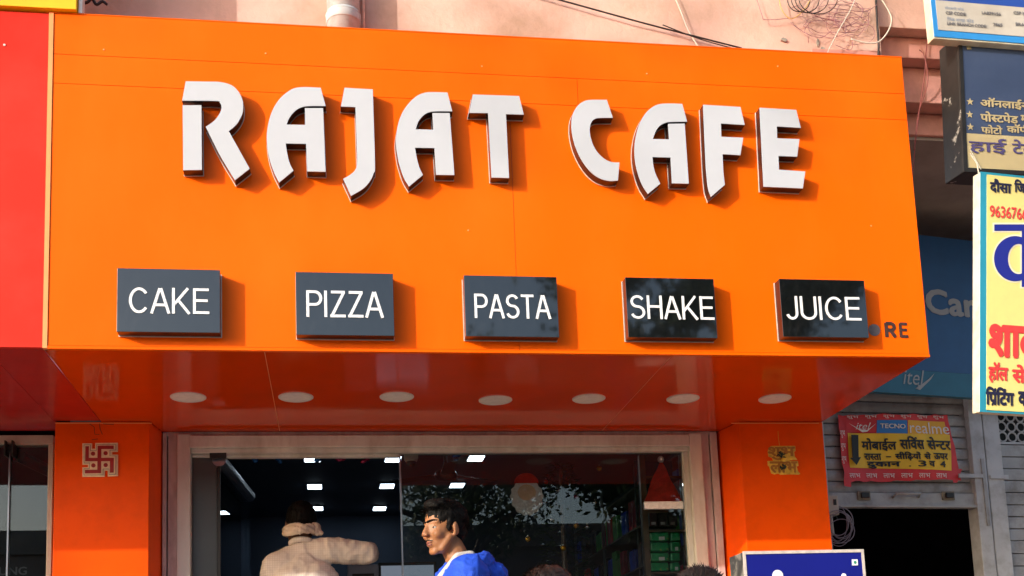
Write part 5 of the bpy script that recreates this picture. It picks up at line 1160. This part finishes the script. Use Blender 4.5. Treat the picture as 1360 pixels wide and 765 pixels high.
b.cap(nk+Vector((0, 0, -.06)), .088, Vector(S_['chest']), .175); b.cap(Vector(S_['chest'])+r*.05, .16, Vector(S_['pelvis']), .18); b.cap(Vector(S_['chest'])-r*.05, .16, Vector(S_['pelvis']), .18)
b.cap(nk+Vector((0, 0, -.05)), .075, shr, .076); b.cap(shr, .078, elr, .064); b.cap(elr, .064, Vector(S_['wrr']), .046); b.cap(nk+Vector((0, 0, -.06)), .078, shl, .08); b.cap(shl, .08, Vector(S_['ell']), .066); b.cap(Vector(S_['ell']), .066, Vector(S_['wrl']), .045)
obj('shirt', remesh(local(b, base), .008, 6, disp=creases), M_shirt, root)
b = MB()
for i in range(10):
    a0 = 2*PI*i/10; a1 = 2*PI*(i+1)/10; cc = nk+Vector((0, 0, .012)); b.cap(cc+f*.058*math.cos(a0)+r*.062*math.sin(a0)+Vector((0, 0, -.018*math.cos(a0))), .017, cc+f*.058*math.cos(a1)+r*.062*math.sin(a1)+Vector((0, 0, -.018*math.cos(a1))), .017)
obj('collar', remesh(local(b, base), .006, 3), M_shirt, root)
TL = Matrix.Translation(-base) @ T; rn = random.Random(8)
hm = remesh(hair_cap(TL, False, 1.04), .005, 3, disp=hair_noise(TL)); obj('hair', hm, M_hair, root)
b = MB(); n = 40
for i in range(n):                                    # broad cloth band, higher over the forehead
    a = 2*PI*i/n; c_ = Vector((-.016+.104*math.cos(a), .083*math.sin(a), -.030-.016*math.sin(a)+.034*math.cos(a)))
    b.ell(TL @ c_, (.016, .020, .034+.005*math.sin(3*a)), 12, 8, TL.to_3x3() @ Matrix.Rotation(a, 3, 'Z'))
TLi = TL.inverted()
def wrapfold(c, n):
    q_ = TLi @ c; a = math.atan2(q_.y, q_.x+.014); return n*(.0022*math.sin(q_.z*210+5*a+2.5*noise.noise(c*14))+.0045*noise.noise(Vector((a*3, q_.z*45, 1.0)))+.002*noise.noise(c*90))
wrapo = obj('head_cloth', remesh(b, .004, 2, disp=wrapfold), M_wrap, root)
b = MB(); k0 = TL @ Vector((-.062, -.088, -.018)); b.ell(k0, (.022, .020, .024)); b.cap(k0, .016, k0+Vector((.022, -.01, -.040)), .017); b.cap(k0, .014, k0+Vector((.006, -.02, -.046)), .012)
obj('knot', remesh(b, .005, 2, disp=lambda c, n: n*(.006*noise.noise(c*50))), M_wrap, wrapo)

# --- two passers-by whose hair tops show at the bottom edge
for (px, py, Y, ang, lab, hm_, cm, sd) in ((721, 752, -1.3, PI/2+0.5, 'passer-by whose wavy dark brown hair top shows below the window', M_hairb, M_shl, 31), (928, 755.5, -1.2, PI/2-0.3, 'passer-by whose spiky dark hair top shows near the blue sign box', M_hairb, M_kur, 32)):
    tp = at(px, py, Y); HC = tp-Vector((0, 0, .138)); base = Vector((HC.x, HC.y, 0.008)); T = Matrix.Translation(HC) @ Matrix.Rotation(ang, 4, 'Z') @ Matrix.Rotation(0.15, 4, 'Y')
    root = thing('person', lab, 'person', Matrix.Translation(base)); S_ = skeleton(base, HC, ang); obj('body', body_mesh(base, T, S_), M_skin2, root); legs(S_, base, root)
    b = MB(); nk = Vector(S_['neck']); ch_ = Vector(S_['chest']); b.cap(nk+Vector((0, 0, -.08)), .10, ch_, .165); b.cap(ch_, .165, Vector(S_['pelvis']), .165)
    for s_ in 'lr': b.cap(nk+Vector((0, 0, -.09)), .08, Vector(S_['sh'+s_]), .078); b.cap(Vector(S_['sh'+s_]), .078, Vector(S_['el'+s_]), .062); b.cap(Vector(S_['el'+s_]), .062, Vector(S_['wr'+s_]), .045)
    obj('top', remesh(local(b, base), .012, 4, disp=folds(.012)), cm, root)
    TL = Matrix.Translation(-base) @ T; rn = random.Random(sd)
    hr = obj('hair', remesh(hair_cap(TL, sd == 32), .005, 3, disp=hair_noise(TL)), hm_, root)
    b = MB(); strands(b, rn, TL, 2600, (lambda d: (Vector((-.6, .9, .1))-d*Vector((-.6, .9, .1)).dot(d))) if sd == 31 else (lambda d: (Vector((1, .2, .1))-d*Vector((1, .2, .1)).dot(d)+d*.25)), 0.12, (0.03, 0.05), wd=0.0012); obj('hair_strands', b, hm_, hr)

bpy.data.scenes.remove(SCR)
